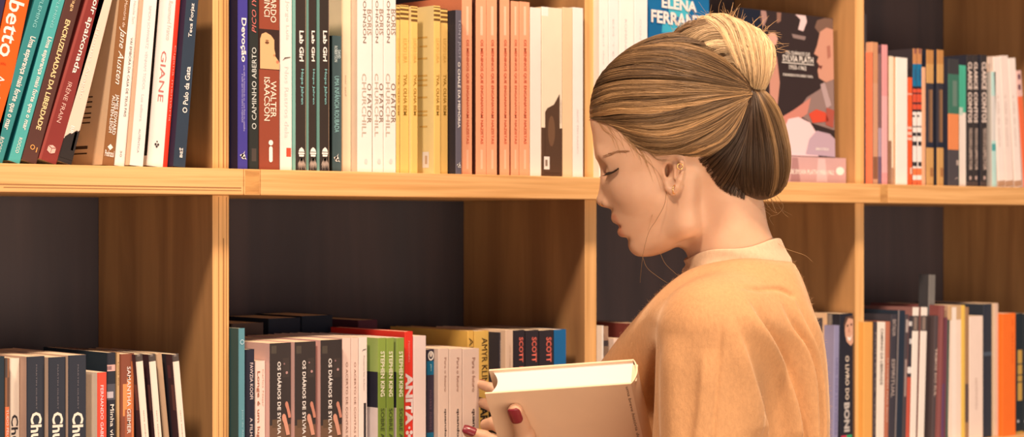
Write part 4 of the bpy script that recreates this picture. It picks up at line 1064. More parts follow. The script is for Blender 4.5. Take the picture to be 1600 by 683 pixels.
def knit_material(name, col, fuzz=0.35):
    m = mat_plain(name, col, rough=0.9, spec=0.1, sheen=0.5)
    nt = m.node_tree; b = nt.nodes['Principled BSDF']; L = nt.links.new
    b.inputs['Sheen Tint'].default_value = (1, .85, .65, 1)
    tc = nt.nodes.new('ShaderNodeTexCoord'); mp = nt.nodes.new('ShaderNodeMapping'); mp.inputs['Scale'].default_value = (260, 260, 120)
    n = nt.nodes.new('ShaderNodeTexNoise'); n.inputs['Scale'].default_value = 1.0; n.inputs['Detail'].default_value = 5; n.inputs['Roughness'].default_value = .7
    n2 = nt.nodes.new('ShaderNodeTexNoise'); n2.inputs['Scale'].default_value = 22; n2.inputs['Detail'].default_value = 3
    r = nt.nodes.new('ShaderNodeMapRange'); r.inputs[3].default_value = 0.80; r.inputs[4].default_value = 1.2
    r2 = nt.nodes.new('ShaderNodeMapRange'); r2.inputs[3].default_value = 0.9; r2.inputs[4].default_value = 1.1
    mul = nt.nodes.new('ShaderNodeMath'); mul.operation = 'MULTIPLY'
    mx = nt.nodes.new('ShaderNodeMix'); mx.data_type = 'RGBA'; mx.blend_type = 'MULTIPLY'; mx.inputs['Factor'].default_value = 1
    mx.inputs['A'].default_value = (*col, 1)
    bp = nt.nodes.new('ShaderNodeBump'); bp.inputs['Strength'].default_value = fuzz; bp.inputs['Distance'].default_value = 0.0025
    L(tc.outputs['Object'], mp.inputs['Vector']); L(mp.outputs['Vector'], n.inputs['Vector']); L(tc.outputs['Object'], n2.inputs['Vector'])
    L(n.outputs['Fac'], r.inputs['Value']); L(n2.outputs['Fac'], r2.inputs['Value'])
    L(r.outputs['Result'], mul.inputs[0]); L(r2.outputs['Result'], mul.inputs[1]); L(mul.outputs[0], mx.inputs['B'])
    L(mx.outputs['Result'], b.inputs['Base Color']); L(n.outputs['Fac'], bp.inputs['Height']); L(bp.outputs['Normal'], b.inputs['Normal'])
    return m

# ---- outlines read in the body frame (side view)
FACE = [(921, 176), (922, 192), (926, 208), (928, 226), (931, 242), (933.5, 250), (936.5, 257), (938.6, 267), (938, 282), (936, 294), (933.5, 304), (931.6, 312), (933.4, 319), (938.5, 323.6), (947, 326), (955, 327), (956.4, 332), (954.8, 339), (957, 346), (963, 351.5), (968.5, 354), (965.6, 359.5), (966, 366), (971, 370.5), (979.5, 371.5), (982.8, 376), (982.6, 385), (987, 394.5), (997, 400.6), (1015, 400.8), (1030, 397.5), (1044, 391.5), (1055, 386.5), (1064, 388), (1072, 396), (1079, 412), (1092, 440), (1100, 480), (1110, 560), (1260, 560), (1250, 480), (1225, 420), (1208, 380), (1197, 352), (1192, 312), (1170, 285), (1158, 240), (1155, 190), (1138, 118), (1105, 80), (1060, 58), (990, 80), (945, 115), (925, 150)]
LIPS = [(953, 338.5), (960, 335.5), (970, 342), (984, 352.5), (990, 355), (982, 361), (975, 368.5), (966, 369), (962, 360), (966, 354)]
CAPH = [(919.5, 183), (919, 162), (922, 141), (930, 122), (945, 105.5), (965, 88.5), (985, 75.5), (1005, 65.5), (1030, 56.5), (1060, 50), (1100, 52), (1135, 74), (1158, 108), (1172, 150), (1170, 200), (1164, 262), (1168, 298), (1156, 309), (1130, 300), (1110, 284), (1096, 263), (1085, 249), (1070, 245), (1047, 243.5), (1023, 244), (1006, 242), (986, 222), (967, 204), (949, 191), (932, 186)]
LOOP = [(1152, 139), (1180, 139), (1202, 154), (1213, 178), (1220, 205), (1226, 235), (1229, 262), (1226, 286), (1214, 303), (1190, 313), (1162, 310), (1132, 300), (1110, 284), (1098, 262), (1108, 236), (1128, 202), (1148, 166)]
BUN = [(1044, 62), (1058, 47), (1077, 37), (1098, 29), (1118, 26), (1140, 31), (1162, 40), (1180, 50), (1195, 64), (1203, 84), (1201, 106), (1195, 128), (1186, 148), (1176, 157), (1164, 152), (1150, 140), (1125, 114), (1095, 90), (1064, 76)]
SWEAT = [(1074, 422), (1060, 431), (1040, 447), (1020, 466), (1000, 488), (978, 513), (958, 536), (943, 556), (925, 580), (905, 612), (885, 650), (860, 690), (820, 730), (800, 800), (860, 850), (960, 1080), (1300, 1080), (1300, 800), (1296, 683), (1296, 621), (1294, 576), (1288, 541), (1279, 511), (1270, 486), (1258, 450), (1245, 415), (1239, 408), (1226, 408), (1181, 405), (1150, 406), (1110, 412), (1088, 417)]

def book_frame():
    u = np.array([-0.973, 0.085, -0.211]); u /= np.linalg.norm(u)
    v = np.array([0.24, 0.77, -0.60]); v -= u * (v @ u); v /= np.linalg.norm(v)
    n = np.cross(u, v)
    if n[2] > 0: n = -n                    # from the near cover to the far one
    B0 = pc(990, 599.5, 135)
    return u, v, n, B0
BU, BV, BN, B0 = book_frame()
BW, BH, BT = 229.0, 280.0, 54.0
def on_cover(x, y, off=0.0):
    """point of the near cover plane seen at column x, row y, lifted off it by off"""
    d = np.array([(x - 800) / F, (y - HOR) / F, -1.0])      # per unit of depth; eye at c = F
    e = np.array([800, HOR, F], float)
    t = ((B0 - e) @ BN) / (d @ BN)
    return e + d * t - BN * off

def shelf_c(x, Y):
    return (ZH - hit(x, Y)[1]) * S
def at_shelf(x, y, Y): return pc(x, y, shelf_c(x, Y))

def chain(pts, rs, k=3):
    return [('u', Cap(pts[i], pts[i + 1], rs[i], rs[i + 1]), k if i else 0) for i in range(len(pts) - 1)]

def person():
    root = empty('person', 'person with blonde hair in a bun and beige sweater, looking down at a held book', 'person', None)
    base = CAM + FWD * ZH + RIGHT * ((1100 - 800) / S)
    root.location = (base.x, base.y, 0); root.rotation_euler = (0, 0, YAW)
    SK = skin_material()

    # ------------------------------------------------ body
    face2 = Poly2(FACE, 890, 1300, 30, 600, 1.0)
    class Prof:
        def __call__(s, p): return face2(p[:, 0], p[:, 1])
    E = lambda *a, **k: ('u', Ell(*a, **k), KK[0])
    KK = [16]
    head = [('u', Ell((1062, 190, 0), (142, 128, 97)), 0),
            E((1006, 240, 0), (82, 92, 82)),
            E((1022, 300, 0), (78, 82, 72)),
            E((1022, 352, 0), (66, 50, 48))]
    KK[0] = 12
    for sg in (1, -1):
        head += [('u', Ell((992, 296, sg * 48), (34, 26, 24)), 22),
                 ('u', Cap((1006, 381, sg * 14), (1062, 348, sg * 54), 19, 21), 16),
                 ('u', Cap((1062, 348, sg * 54), (1066, 280, sg * 68), 21, 18), 16),
                 ('u', Ell((948, 243, sg * 30), (22, 10, 26)), 14),
                 ('s', Ell((930, 267, sg * 33), (22, 13, 18)), 12),
                 ('u', Ell((964, 268, sg * 36), (19, 14.5, 18)), 3), ('s', Cap((948, 254, sg * 30), (960, 251.5, sg * 54), 2.0, 2.0), 4), ('s', Cap((960, 251.5, sg * 54), (974, 258, sg * 60), 2.0, 1.2), 4)]
    head += [('u', Ell((1001, 382, 0), (22, 21, 26)), 12),
             ('u', Cap((946, 246, 0), (946, 308, 0), 9, 12.5), 8),
             ('u', Ell((945, 313, 0), (16, 12, 12)), 6),
             ('u', Ell((976, 345, 0), (24, 12, 30)), 6),
             ('u', Ell((980, 362, 0), (17, 9, 26)), 5),
             ('s', Cap((962, 353.8, -26), (962, 353.8, 26), 3.0, 3.0), 3),
             ('s', Cap((985, 354.8, 25), (970, 353.8, 21), 2.4, 2.4), 4), ('s', Cap((985, 354.8, -25), (970, 353.8, -21), 2.4, 2.4), 4)]
    for sg in (1, -1):
        head += [('u', Ell((951.5, 317, sg * 14.5), (11.5, 9.5, 8.5)), 3),
                 ('s', Ell((946, 326, sg * 7), (7, 4, 4)), 3),
                 ('s', Cap((962, 306, sg * 21), (966, 325, sg * 27), 2.5, 2.5), 6)]
    neck = [('u', Cap((1122, 286, 0), (1146, 400, 0), 62, 67), 26), ('u', Cap((1146, 400, 0), (1165, 500, 0), 67, 84), 20)]
    head = head + neck + [('i', Prof(), 5)]
    head[-1][1].c = np.array([1100, 300, 0]); head[-1][1].r = 1e6
    ops = [('list', head, 0)]
    # ears
    for sg in (1, -1):
        cz = 75
        q3 = lambda x, y, z: pc(x, y, z) * np.array([1, 1, sg])
        ear = [('u', Ell(q3(1051, 271, cz), (15, 28, 6.5), 0.16), 0)]
        rim = [(1041, 262), (1041, 250), (1049, 243), (1059, 245), (1065.5, 255), (1065.5, 269), (1061.5, 282), (1057, 293), (1050.5, 299.5), (1045, 295), (1041.5, 286)]
        zz = [cz + 4, cz + 6, cz + 8, cz + 10, cz + 13, cz + 14, cz + 13, cz + 10, cz + 7, cz + 5, cz + 2]
        rr = [3.6, 3.6, 3.5, 3.5, 3.6, 3.8, 4.4, 5.2, 5.8, 5.4, 4.5]
        for i in range(len(rim) - 1):
            ear.append(('u', Cap(q3(*rim[i], zz[i]), q3(*rim[i + 1], zz[i + 1]), rr[i], rr[i + 1]), 2.5))
        ear += [('u', Cap(q3(1055, 256, cz + 7), q3(1055, 279, cz + 10), 2.6, 2.6), 2.5),
                ('u', Ell(q3(1038, 272, cz + 1), (5.5, 8, 6)), 4)]
        ops.append(('list', ear, 5))
        ops.append(('s', Ell(q3(1045.5, 267, cz + 7), (6, 10.5, 10)), 3))
        ops.append(('s', Ell(q3(1043, 267, cz + 2), (3.6, 10.5, 20)), 2))
        ops.append(('s', Ell(q3(1060, 262, cz + 14), (2.2, 11, 4)), 2))
    # torso and arms under the knit
    for sg in (1, -1):
        ops += [('u', Cap((1150, 470, sg * 45), (1135, 505, sg * 165), 52, 46), 30)]
    ops += [('u', Cap((1160, 520, 0), (1165, 760, 0), 90, 88), 30)]
    near = [pc(1122, 510, 175), pc(1092, 800, 190), pc(905, 838, 150)]
    ops += [('u', Cap(near[0], near[1], 46, 38), 20), ('u', Cap(near[1], near[2], 38, 27), 10)]
    far = [np.array([1110, 505, -165.]), pc(985, 668, -255), at_shelf(842, 712, -.075)]
    ops += [('u', Cap(far[0], far[1], 44, 36), 20), ('u', Cap(far[1], far[2], 36, 24), 10)]
    nails = []
    # near hand: thumb on the near cover, palm under the foot of the book, fingers behind it
    t0, t1, t2, t3 = on_cover(807, 635, 11.0), on_cover(822, 671, 14.5), on_cover(846, 716, 21), on_cover(872, 776, 27)
    kn = B0 + BU * 118 + BV * (BH + 16) - BN * 6
    ops += [('u', Cap(t0, t1, 12.2, 15.2), 2), ('u', Cap(t1, t2, 15.2, 17), 5), ('u', Cap(t2, t3, 17.5, 27), 8), ('u', Ell(t1 - BN * 5 + (t1 - t0) * .05, (13, 9, 12)), 5)]
    nails.append((t0, t1, -BN, 11.4, 13.0, 12.2))
    wr = near[2]
    ops += [('u', Cap(wr, kn + BN * 10, 30, 27), 10), ('u', Cap(t3, kn, 26, 25), 12)]
    for q, (du, ln) in enumerate(((150, .95), (126, 1.05), (102, 1.0), (80, .82))):
        k0 = B0 + BU * du + BV * (BH + 17) + BN * 20
        k1 = B0 + BU * (du + 8) + BV * (BH + 13) + BN * (BT + 6)
        k2 = B0 + BU * (du + 14) + BV * (BH - 42 * ln) + BN * (BT + 13)
        k3 = B0 + BU * (du + 16) + BV * (BH - 76 * ln) + BN * (BT + 10.5)
        ops += [('u', Cap(kn * .6 + k0 * .4, k0, 17, 12.5), 6), ('u', Cap(k0, k1, 12.5, 12), 3), ('u', Cap(k1, k2, 11.8, 10.5), 2), ('u', Cap(k2, k3, 10.5, 8.6), 2)]
        nails.append((k3, k2, BN, 7.2, 9, 9))
    # far hand: pulling a cream paperback from the shelf
    P = at_shelf
    palm = P(822, 690, -.050)
    ops += [('u', Cap(far[2], palm, 26, 26), 8), ('u', Cap(palm, P(800, 660, -.038), 25, 19), 8), ('u', Cap(palm, P(803, 712, -.045), 25, 20), 8)]
    f1 = [P(800, 648, -.036), P(789, 618, -.030), P(766, 606, -.012), P(750, 600.5, .014)]
    f2 = [P(797, 672, -.030), P(778, 640, -.022), P(760, 631, .000), P(748, 629, .022)]
    f3 = [P(803, 700, -.045), P(789, 672, -.046), P(772, 661, -.034), P(759, 664, -.018)]
    f4 = [P(804, 716, -.032), P(788, 690, -.022), P(768, 684, .000), P(757, 684, .020)]
    for f, r in ((f1, 10), (f2, 10.4), (f3, 12.5), (f4, 8.8)):
        ops += [('u', Cap(f[0], f[1], r + 2.5, r + .6), 4), ('u', Cap(f[1], f[2], r + .4, r - .8), 2), ('u', Cap(f[2], f[3], r - .8, r - 2.4), 2)]
        nails.append((f[3], f[2], np.array([-.1, -.3, -1.]), 6.5, 8, r - 2.2))
    th = [P(806, 716, -.050), P(782, 700, -.050), P(756, 684, -.034), P(732, 675, -.021)]
    ops += [('u', Cap(palm, th[0], 25, 21), 8), ('u', Cap(th[0], th[1], 20, 15), 5), ('u', Cap(th[1], th[2], 15, 12.5), 3), ('u', Cap(th[2], th[3], 12.5, 9.6), 3)]
    nails.append((th[3], th[2], np.array([-.12, -.55, .8]), 9.4, 11.5, 9.6))

    V, Q = surface(ops, (690, 44, -400), (1290, 900, 260), 2.2, 'body')
    V = relax(V, Q, 1, .35)
    BODYVQ = (V, Q)
    lips2 = Poly2(LIPS, 930, 1010, 320, 390, 0.5)
    lm = np.clip(.5 - lips2(V[:, 0], V[:, 1]) / 3.0, 0, 1) * np.clip((34 - np.abs(V[:, 2])) / 5, 0, 1) * (V[:, 0] < 1005) * (V[:, 1] > 325) * (V[:, 1] < 385)
    to_mesh('body', V, Q, root, [SK], {'lips': lm})

    # nails
    NAIL = mat_plain('nail_lacquer', (0.23, 0.022, 0.036), rough=0.3, spec=0.5, coat=0.2)
    for tip, prev, up, hw, hl, rr in nails:
        ax = tip - prev; ax /= np.linalg.norm(ax)
        up = np.array(up, float); up -= ax * (up @ ax); up /= np.linalg.norm(up)
        sd = np.cross(ax, up)
        nu, nv = 11, 13
        G, Fq = [], []
        for top in (1, 0):
            for i in range(nv):
                for j in range(nu):
                    a = (i / (nv - 1)) * 2 - 1; b = (j / (nu - 1)) * 2 - 1
                    wdt = (1 - max(0, (abs(a) - .45) / .55) ** 2.6 * (.32 if a > 0 else .45))
                    ang = b * wdt * hw / (rr + .6)
                    rad = rr + (1.25 if top else -1.5) - .9 * max(0, a) ** 2
                    G.append(tip + ax * (a * hl + rr * .05 - 1) + sd * rad * math.sin(ang) + up * (rad * math.cos(ang) * (1 - .10 * max(0, a) ** 2)))
        n1 = nu * nv
        for i in range(nv - 1):
            for j in range(nu - 1):
                k = i * nu + j
                Fq.append((k, k + 1, k + nu + 1, k + nu)); Fq.append((n1 + k, n1 + k + nu, n1 + k + nu + 1, n1 + k + 1))
        ring = [j for j in range(nu)] + [i * nu + nu - 1 for i in range(1, nv)] + [(nv - 1) * nu + j for j in range(nu - 2, -1, -1)] + [i * nu for i in range(nv - 2, 0, -1)]
        for a, b in zip(ring, ring[1:] + ring[:1]): Fq.append((b, a, n1 + a, n1 + b))
        o = to_mesh('fingernail', np.array(G), np.array(Fq), root, [NAIL])
        bm = bmesh.new(); bm.from_mesh(o.data); bmesh.ops.recalc_face_normals(bm, faces=bm.faces); bm.to_mesh(o.data); bm.free()

    # ------------------------------------------------ sweater
    sw2 = Poly2(SWEAT, 780, 1330, 370, 1100, 2.0)
    class SwP:
        c = np.array([1100, 600, 0]); r = 1e6
        def __call__(s, p):
            k = F / (F - p[:, 2])
            return sw2(800 + (p[:, 0] - 800) * k, HOR + (p[:, 1] - HOR) * k) / k
    so = [('u', Cap((1160, 500, 60), (1172, 780, 55), 118, 124), 0), ('u', Cap((1150, 500, -60), (1172, 780, -55), 118, 124), 20), ('u', Cap((1172, 780, 0), (1175, 1040, 0), 135, 140), 20),
          ('u', Cap((1150, 452, 0), (1158, 500, 0), 88, 105), 20)]
    for sg in (1, -1):
        so.append(('u', Cap((1158, 462, sg * 40), (1136, 498, sg * 150), 70, 66), 34))
    so.append(('u', Cap(pc(1112, 520, 178), pc(1096, 800, 196), 80, 78), 36))
    so.append(('u', Cap(pc(1096, 800, 196), pc(925, 836, 158), 74, 40), 14))
    so += [('u', Cap((1085, 512, -160), pc(985, 668, -255), 72, 66), 34), ('u', Cap(pc(985, 668, -255), at_shelf(866, 706, -.10), 64, 38), 20)]
    so += [('u', Cap((1060, 540, -70), (1085, 760, -60), 78, 90), 34)]
    so += [('u', Cap((1082, 500, -90), (1088, 512, 118), 60, 62), 36)]
    so += [('u', Cap((1074, 500, 62), (962, 632, -110), 72, 56), 44)]
    so.append(('i', SwP(), 12))
    V, Q = surface(so, (770, 376, -400), (1330, 1090, 310), 2.7, 'sweater')
    V = relax(V, Q, 4, .5)
    N = vnormals(V, Q)
    # folds: (outline, depth, half width, side sharpness)
    k = F / (F - V[:, 2]); X2 = 800 + (V[:, 0] - 800) * k; Y2 = HOR + (V[:, 1] - HOR) * k
    facing = np.clip(N[:, 2] * 2.2, 0, 1)
    def dist_to(pl):
        p = spline(pl, 6, closed=False); q = np.stack([X2, Y2], 1); best = np.full(len(q), 1e9); sgn = np.zeros(len(q)); tt = np.zeros(len(q))
        for i in range(len(p) - 1):
            a, b = p[i], p[i + 1]; ab = b - a; L = ab @ ab
            if L < 1e-9: continue
            t = np.clip((q - a) @ ab / L, 0, 1); d = q - a - t[:, None] * ab; dd = (d * d).sum(1)
            m = dd < best; best[m] = dd[m]
            sgn[m] = np.sign(ab[0] * (q[m, 1] - a[1]) - ab[1] * (q[m, 0] - a[0])); tt[m] = (i + t[m]) / (len(p) - 1)
        return np.sqrt(best) * sgn, tt
    disp = np.zeros(len(V))
    for pl, A, wd, skew in FOLDS:
        d, t = dist_to(pl)
        e_ = np.clip(t / .42, 0, 1); env = e_ * e_ * (3 - 2 * e_) * np.clip((1 - t) / .12, 0, 1)
        if skew in (1, -1):     # one steep side, one soft side
            dd = d * skew
            prof = np.where(dd > 0, np.exp(-(dd / (wd * .42)) ** 2), np.exp(-(dd / (wd * 1.7)) ** 2))
        else: prof = np.exp(-(d / wd) ** 2)
        disp += 1.8 * A * prof * env
    r1 = np.sin(V[:, 0] * .021 + V[:, 1] * .013 + 1.0) * np.sin(V[:, 1] * .017 - V[:, 2] * .02 + .4)
    V = V + N * ((disp * facing) + 1.6 * r1)[:, None]
    V = relax(V, Q, 1, .4)
    KN = knit_material('camel_knit', (0.58, 0.335, 0.165))
    sweater = to_mesh('sweater', V, Q, root, [KN])
    fuzz(V, Q, N, sweater)
    # collar: a short standing tube, turned in at the lip
    CKN = knit_material('collar_rib', (0.62, 0.47, 0.33), .25)
    prof = [(.0, 70, 70, 8), (-.02, 73, 74, 1), (0.03, 75.5, 77, -1), (.2, 76.5, 79, 0), (.45, 77, 81, 0), (.7, 79, 84, 0), (.9, 82, 88, 0), (1.05, 85, 91, 0), (1.3, 86, 92, 0)]
    n = 96; G = []
    for (t, rx, rc, dy) in prof:
        for i in range(n):
            a = 2 * math.pi * i / n
            ca, sa = math.cos(a), math.sin(a)
            top = np.array([1143 + rx * ca, 386 - 17 * ca + 3 * math.sin(2 * a + .5), rc * sa])
            bot = np.array([1152 + rx * ca, 412 - 9 * ca - 2 * sa * sa, rc * sa])
            q = top + (bot - top) * t; q[1] += dy
            wob = 2.0 * math.sin(5 * a + 3 * t) * (.3 + t); q[1] += 3.0 * max(0, 1 - t) * math.sin(4 * a + 2.2)
            q[0] += wob * ca; q[2] += wob * sa
            G.append(q)
    Fq = [(j * n + i, j * n + (i + 1) % n, (j + 1) * n + (i + 1) % n, (j + 1) * n + i) for j in range(len(prof) - 1) for i in range(n)]
    o = to_mesh('collar', np.array(G), np.array(Fq), sweater, [CKN]); o['label'] = 'pale standing collar'
    md = o.modifiers.new('sub', 'SUBSURF'); md.levels = 1; md.render_levels = 1

    # ------------------------------------------------ trousers and shoes (below the picture)
    fl = HOR + CZ * S
    tr = [('u', Cap((1172, 1030, 0), (1172, 1090, 0), 118, 122), 0)]
    for sg in (1, -1):
        tr += [('u', Cap((1172, 1090, sg * 62), (1160 - 10 * sg, 1620, sg * 70), 104, 68), 24), ('u', Cap((1160 - 10 * sg, 1620, sg * 70), (1168 - 16 * sg, fl - 75, sg * 74), 68, 46), 12)]
    V, Q = surface(tr, (1000, 1000, -250), (1320, fl, 250), 9, 'trousers')
    to_mesh('trousers', relax(V, Q, 2), Q, root, [mat_plain('dark_denim', (0.03, 0.035, 0.055), rough=.8, noise=.2)])
    SHM = mat_plain('shoe_leather', (0.06, 0.03, 0.02), rough=.4)
    for sg in (1, -1):
        cx = 1168 - 16 * sg
        sh = [('u', Cap((cx + 10, fl - 34, sg * 74), (cx - 140, fl - 26, sg * 80), 38, 30), 0), ('u', Cap((cx, fl - 100, sg * 74), (cx, fl - 40, sg * 74), 50, 44), 16)]
        class Fl:
            c = np.array([cx, fl, 0]); r = 1e6
            def __call__(s, p): return p[:, 1] - (fl - 1.5)
        sh.append(('i', Fl(), 3))
        V, Q = surface(sh, (cx - 200, fl - 170, sg * 74 - 80), (cx + 90, fl + 6, sg * 74 + 80), 6, 'shoe')
        to_mesh('shoe', relax(V, Q, 1), Q, root, [SHM])

    hair(root, BODYVQ)
    face_details(root, BODYVQ)
    held_book()

FOLDS = [   # (line read in the side view, height, half width, steep side)
    ([(1129, 470), (1125, 540), (1119, 620), (1112, 720)], -2.2, 3.4, 0),                # sleeve seam
    ([(1160, 460), (1176, 493), (1203, 536), (1226, 590), (1243, 646), (1250, 710)], 9, 11, -1),   # fold running down from the shoulder
    ([(1174, 470), (1193, 500), (1219, 546), (1242, 600), (1256, 660), (1262, 720)], -5, 9, 0),
    ([(1140, 490), (1160, 550), (1178, 610), (1196, 690)], 5, 13, -1),
    ([(1212, 462), (1233, 509), (1253, 543), (1266, 593), (1271, 653), (1274, 720)], 7, 8, -1),
    ([(1222, 470), (1243, 513), (1262, 548), (1274, 600), (1278, 720)], -4, 5, 0),
    ([(1234, 450), (1250, 493), (1270, 543), (1280, 593), (1283, 653), (1285, 720)], 5, 6, -1),
    ([(1262, 470), (1276, 505), (1288, 543), (1292, 600), (1293, 700)], 4, 6, -1),
    ([(1146, 447), (1180, 452), (1220, 452), (1244, 466)], -2.8, 3.5, 0),                # yoke seam
    ([(1030, 520), (1023, 570), (1020, 630), (1022, 760)], -6, 8, 0),                    # crease between chest and sleeve
    ([(1054, 520), (1052, 600), (1056, 720)], 5, 18, 0),
    ([(1100, 540), (1096, 620), (1084, 720)], 4, 14, 1),
]

def fuzz(V, Q, N, sweater):
    """short wool fibres standing off the knit"""
    m = N[:, 2] > -0.25
    idx = np.flatnonzero(m & (V[:, 1] < 740) & (V[:, 0] > 900))
    pick = rng.choice(idx, 5200)
    st, rd = [], []
    for i in pick:
        n = N[i] + rng.normal(0, .55, 3); n /= np.linalg.norm(n)
        L = rng.uniform(1.5, 4.5); b = rng.normal(0, 1.6, 3)
        p0 = V[i] + rng.normal(0, 1.5, 3) - N[i] * .8
        st.append(np.array([p0, p0 + n * L * .5 + b * .3, p0 + n * L * .8 + b])); rd.append((.13, .05))
    tv, tq = tubes(st, rd)
    o = to_mesh('wool_fibres', tv, tq, sweater, [knit_material('wool_fibre', (0.70, 0.46, 0.25), 0.0)])
    o['kind'] = 'stuff'

# ------------------------------------------------------------------ hair
def hair(root, BVQ):
    def poly(pts): return Poly2(pts, 880, 1270, 0, 360, 1.0)
    class Ext:
        r = 1e6; c = np.array([1100, 200, 0])
        def __init__(s, pts): s.f = poly(pts)
        def __call__(s, p): return s.f(p[:, 0], p[:, 1])
    cap = [('u', Ell((1062, 186, 0), (150, 140, 104)), 0), ('u', Ell((1030, 215, 0), (92, 70, 97)), 20), ('u', Ell((1126, 246, 0), (66, 72, 76)), 20), ('i', Ext(CAPH), 22)]
    loop = [('u', Ell((1162, 228, 0), (98, 116, 78)), 0), ('u', Ell((1172, 150, 0), (24, 20, 50)), 8), ('i', Ext(LOOP), 12)]
    bun = [('u', Ell((1128, 90, 0), (100, 66, 66), .5), 0), ('u', Ell((1180, 110, 0), (50, 62, 52)), 20), ('i', Ext(BUN), 12), ('s', Cap((1152, 128, 60), (1170, 150, 50), 7, 9), 10)]
    Vc, Qc = surface(cap, (900, 30, -120), (1220, 320, 120), 2.6, 'hair'); Vc = relax(Vc, Qc, 2, .5)
    Vl, Ql = surface(loop, (1080, 130, -80), (1245, 330, 80), 2.6, 'loop'); Vl = relax(Vl, Ql, 2, .5)
    Vb, Qb = surface(bun, (1030, 12, -90), (1235, 176, 90), 2.6, 'bun'); Vb = relax(Vb, Qb, 2, .5)
    def bvh(V, Q): return BVHTree.FromPolygons([Vector(v) for v in V], [tuple(int(i) for i in q) for q in Q])
    bm_ = (BVQ[1] < 10 ** 9).all(axis=1) & (BVQ[0][BVQ[1][:, 0], 1] < 440)
    Vall, Qall = np.concatenate([Vc, BVQ[0]]), np.concatenate([Qc, BVQ[1][bm_] + len(Vc)])
    tc, tl, tb = bvh(Vall, Qall), bvh(Vl, Ql), bvh(Vb, Qb)
    def drape(tree, P2, side, off):
        """lay a side-view line on the volume from the given side"""
        out = []
        off = np.broadcast_to(off, (len(P2),))
        for (x, y), of in zip(P2, off):
            h, nrm, _, _ = tree.ray_cast(Vector((x, y, 400 * side)), Vector((0, 0, -side)))
            if h is None:
                h2, n2, _, _ = tree.find_nearest(Vector((x, y, 5 * side)))
                p = np.array(h2)
            else:
                nn = np.array(nrm)
                if nn[2] * side < 0: nn = -nn
                p = np.array(h) + nn * of
            out.append(p)
        out = np.array(out)
        for _ in range(2):
            out[1:-1] = .25 * out[:-2] + .5 * out[1:-1] + .25 * out[2:]
        return out
    def flow(tree, guides, count, tone, side, n=22, jit=2.0, offs=(.2, 2.2), rad=(.36, .30), clump=14, lift=3.0):
        S_, R_, T_ = [], [], []
        g = [spline(q, 12, closed=False) for q in guides]
        def res(c, m):
            L = np.concatenate([[0], np.cumsum(np.linalg.norm(np.diff(c, axis=0), axis=1))]); s = np.linspace(0, L[-1], m)
            return np.stack([np.interp(s, L, c[:, 0]), np.interp(s, L, c[:, 1])], 1)
        g = np.array([res(c, n) for c in g])
        nl = max(1, clump)
        lock_t = [tone((l + .5) / nl, rng) for l in range(nl)]; lock_w = [(rng.uniform(0, 6.28), rng.uniform(.5, 1.6)) for l in range(nl)]
        for q in range(count):
            l = int(rng.integers(nl)); f = float(np.clip(rng.normal(.5, .27), 0, 1))
            u = (l + f) / nl * (len(g) - 1.0001)
            i = int(u); w = u - i
            c = g[i] * (1 - w) + g[i + 1] * w
            a, b = (-.01 - rng.uniform(0, .03), rng.uniform(.9, 1.0)) if rng.random() < .6 else sorted((rng.uniform(0, .5), rng.uniform(.6, 1.0)))
            ss = (a + (b - a) * np.linspace(0, 1, n) ** 1.5) * (n - 1)
            c = np.stack([np.interp(ss, np.arange(n), c[:, 0]) + np.minimum(ss, 0) * (c[1, 0] - c[0, 0]), np.interp(ss, np.arange(n), c[:, 1]) + np.minimum(ss, 0) * (c[1, 1] - c[0, 1])], 1)
            t = np.linspace(0, 1, n)
            env = np.sin(np.pi * np.clip(t, 0, 1)) ** .7
            c[:, 1] += env * (jit * 1.6 * np.sin(lock_w[l][1] * 3 * t + lock_w[l][0]) + jit * .6 * np.sin(4 * t + rng.uniform(0, 6.28)) + rng.normal(0, jit * .5))
            bulge = lift * math.sqrt(max(0, 1 - (2 * f - 1) ** 2))
            S_.append(drape(tree, c, side, rng.uniform(*offs) + bulge * env)); R_.append(rad)
            T_.append(np.clip(lock_t[l] * .65 + tone(u / (len(g) - 1), rng) * .5, 0, 1))
        return S_, R_, T_
    K = (1168, 150)
    side_g = [[(985, 82), (1020, 69), (1060, 62), (1105, 68), (1142, 102)],
              [(958, 92), (1000, 80), (1060, 78), (1120, 98), (1156, 132)],
              [(938, 112), (980, 98), (1040, 98), (1110, 118), (1160, 140)],
              [(926, 134), (970, 122), (1030, 122), (1100, 132), (1162, 144)],
              [(921, 156), (960, 146), (1020, 146), (1095, 146), (1166, 149)],
              [(922, 178), (958, 170), (1015, 170), (1090, 160), (1168, 151)],
              [(938, 190), (970, 190), (1020, 192), (1090, 175), (1166, 153)],
              [(958, 200), (985, 206), (1030, 212), (1095, 190), (1164, 156)],
              [(980, 218), (1005, 226), (1050, 226), (1105, 202), (1162, 158)],
              [(1000, 238), (1025, 240), (1065, 236), (1115, 212), (1160, 160)],
              [(1040, 243), (1062, 243), (1090, 236), (1125, 218), (1158, 163)],
              [(1080, 248), (1095, 246), (1112, 236), (1135, 214), (1158, 166)]]
    nape_g = [[(1086, 250), (1106, 240), (1135, 210), (1158, 168)], [(1104, 272), (1120, 250), (1143, 214), (1162, 168)], [(1118, 290), (1136, 258), (1152, 220), (1164, 170)], [(1134, 301), (1148, 262), (1158, 220), (1166, 170)], [(1156, 308), (1162, 262), (1166, 220), (1169, 170)]]
    loop_g = [[(1160, 149), (1140, 196), (1118, 236), (1104, 262), (1112, 282)], [(1163, 149), (1148, 200), (1132, 244), (1128, 280), (1138, 298)], [(1166, 149), (1158, 200), (1152, 250), (1152, 290), (1160, 306)],
              [(1170, 148), (1172, 200), (1175, 250), (1178, 290), (1180, 309)], [(1176, 154), (1188, 190), (1200, 240), (1204, 284), (1196, 308)], [(1184, 151), (1202, 182), (1216, 230), (1221, 272), (1212, 302)], [(1190, 150), (1208, 176), (1221, 220), (1226, 262), (1222, 290)]]
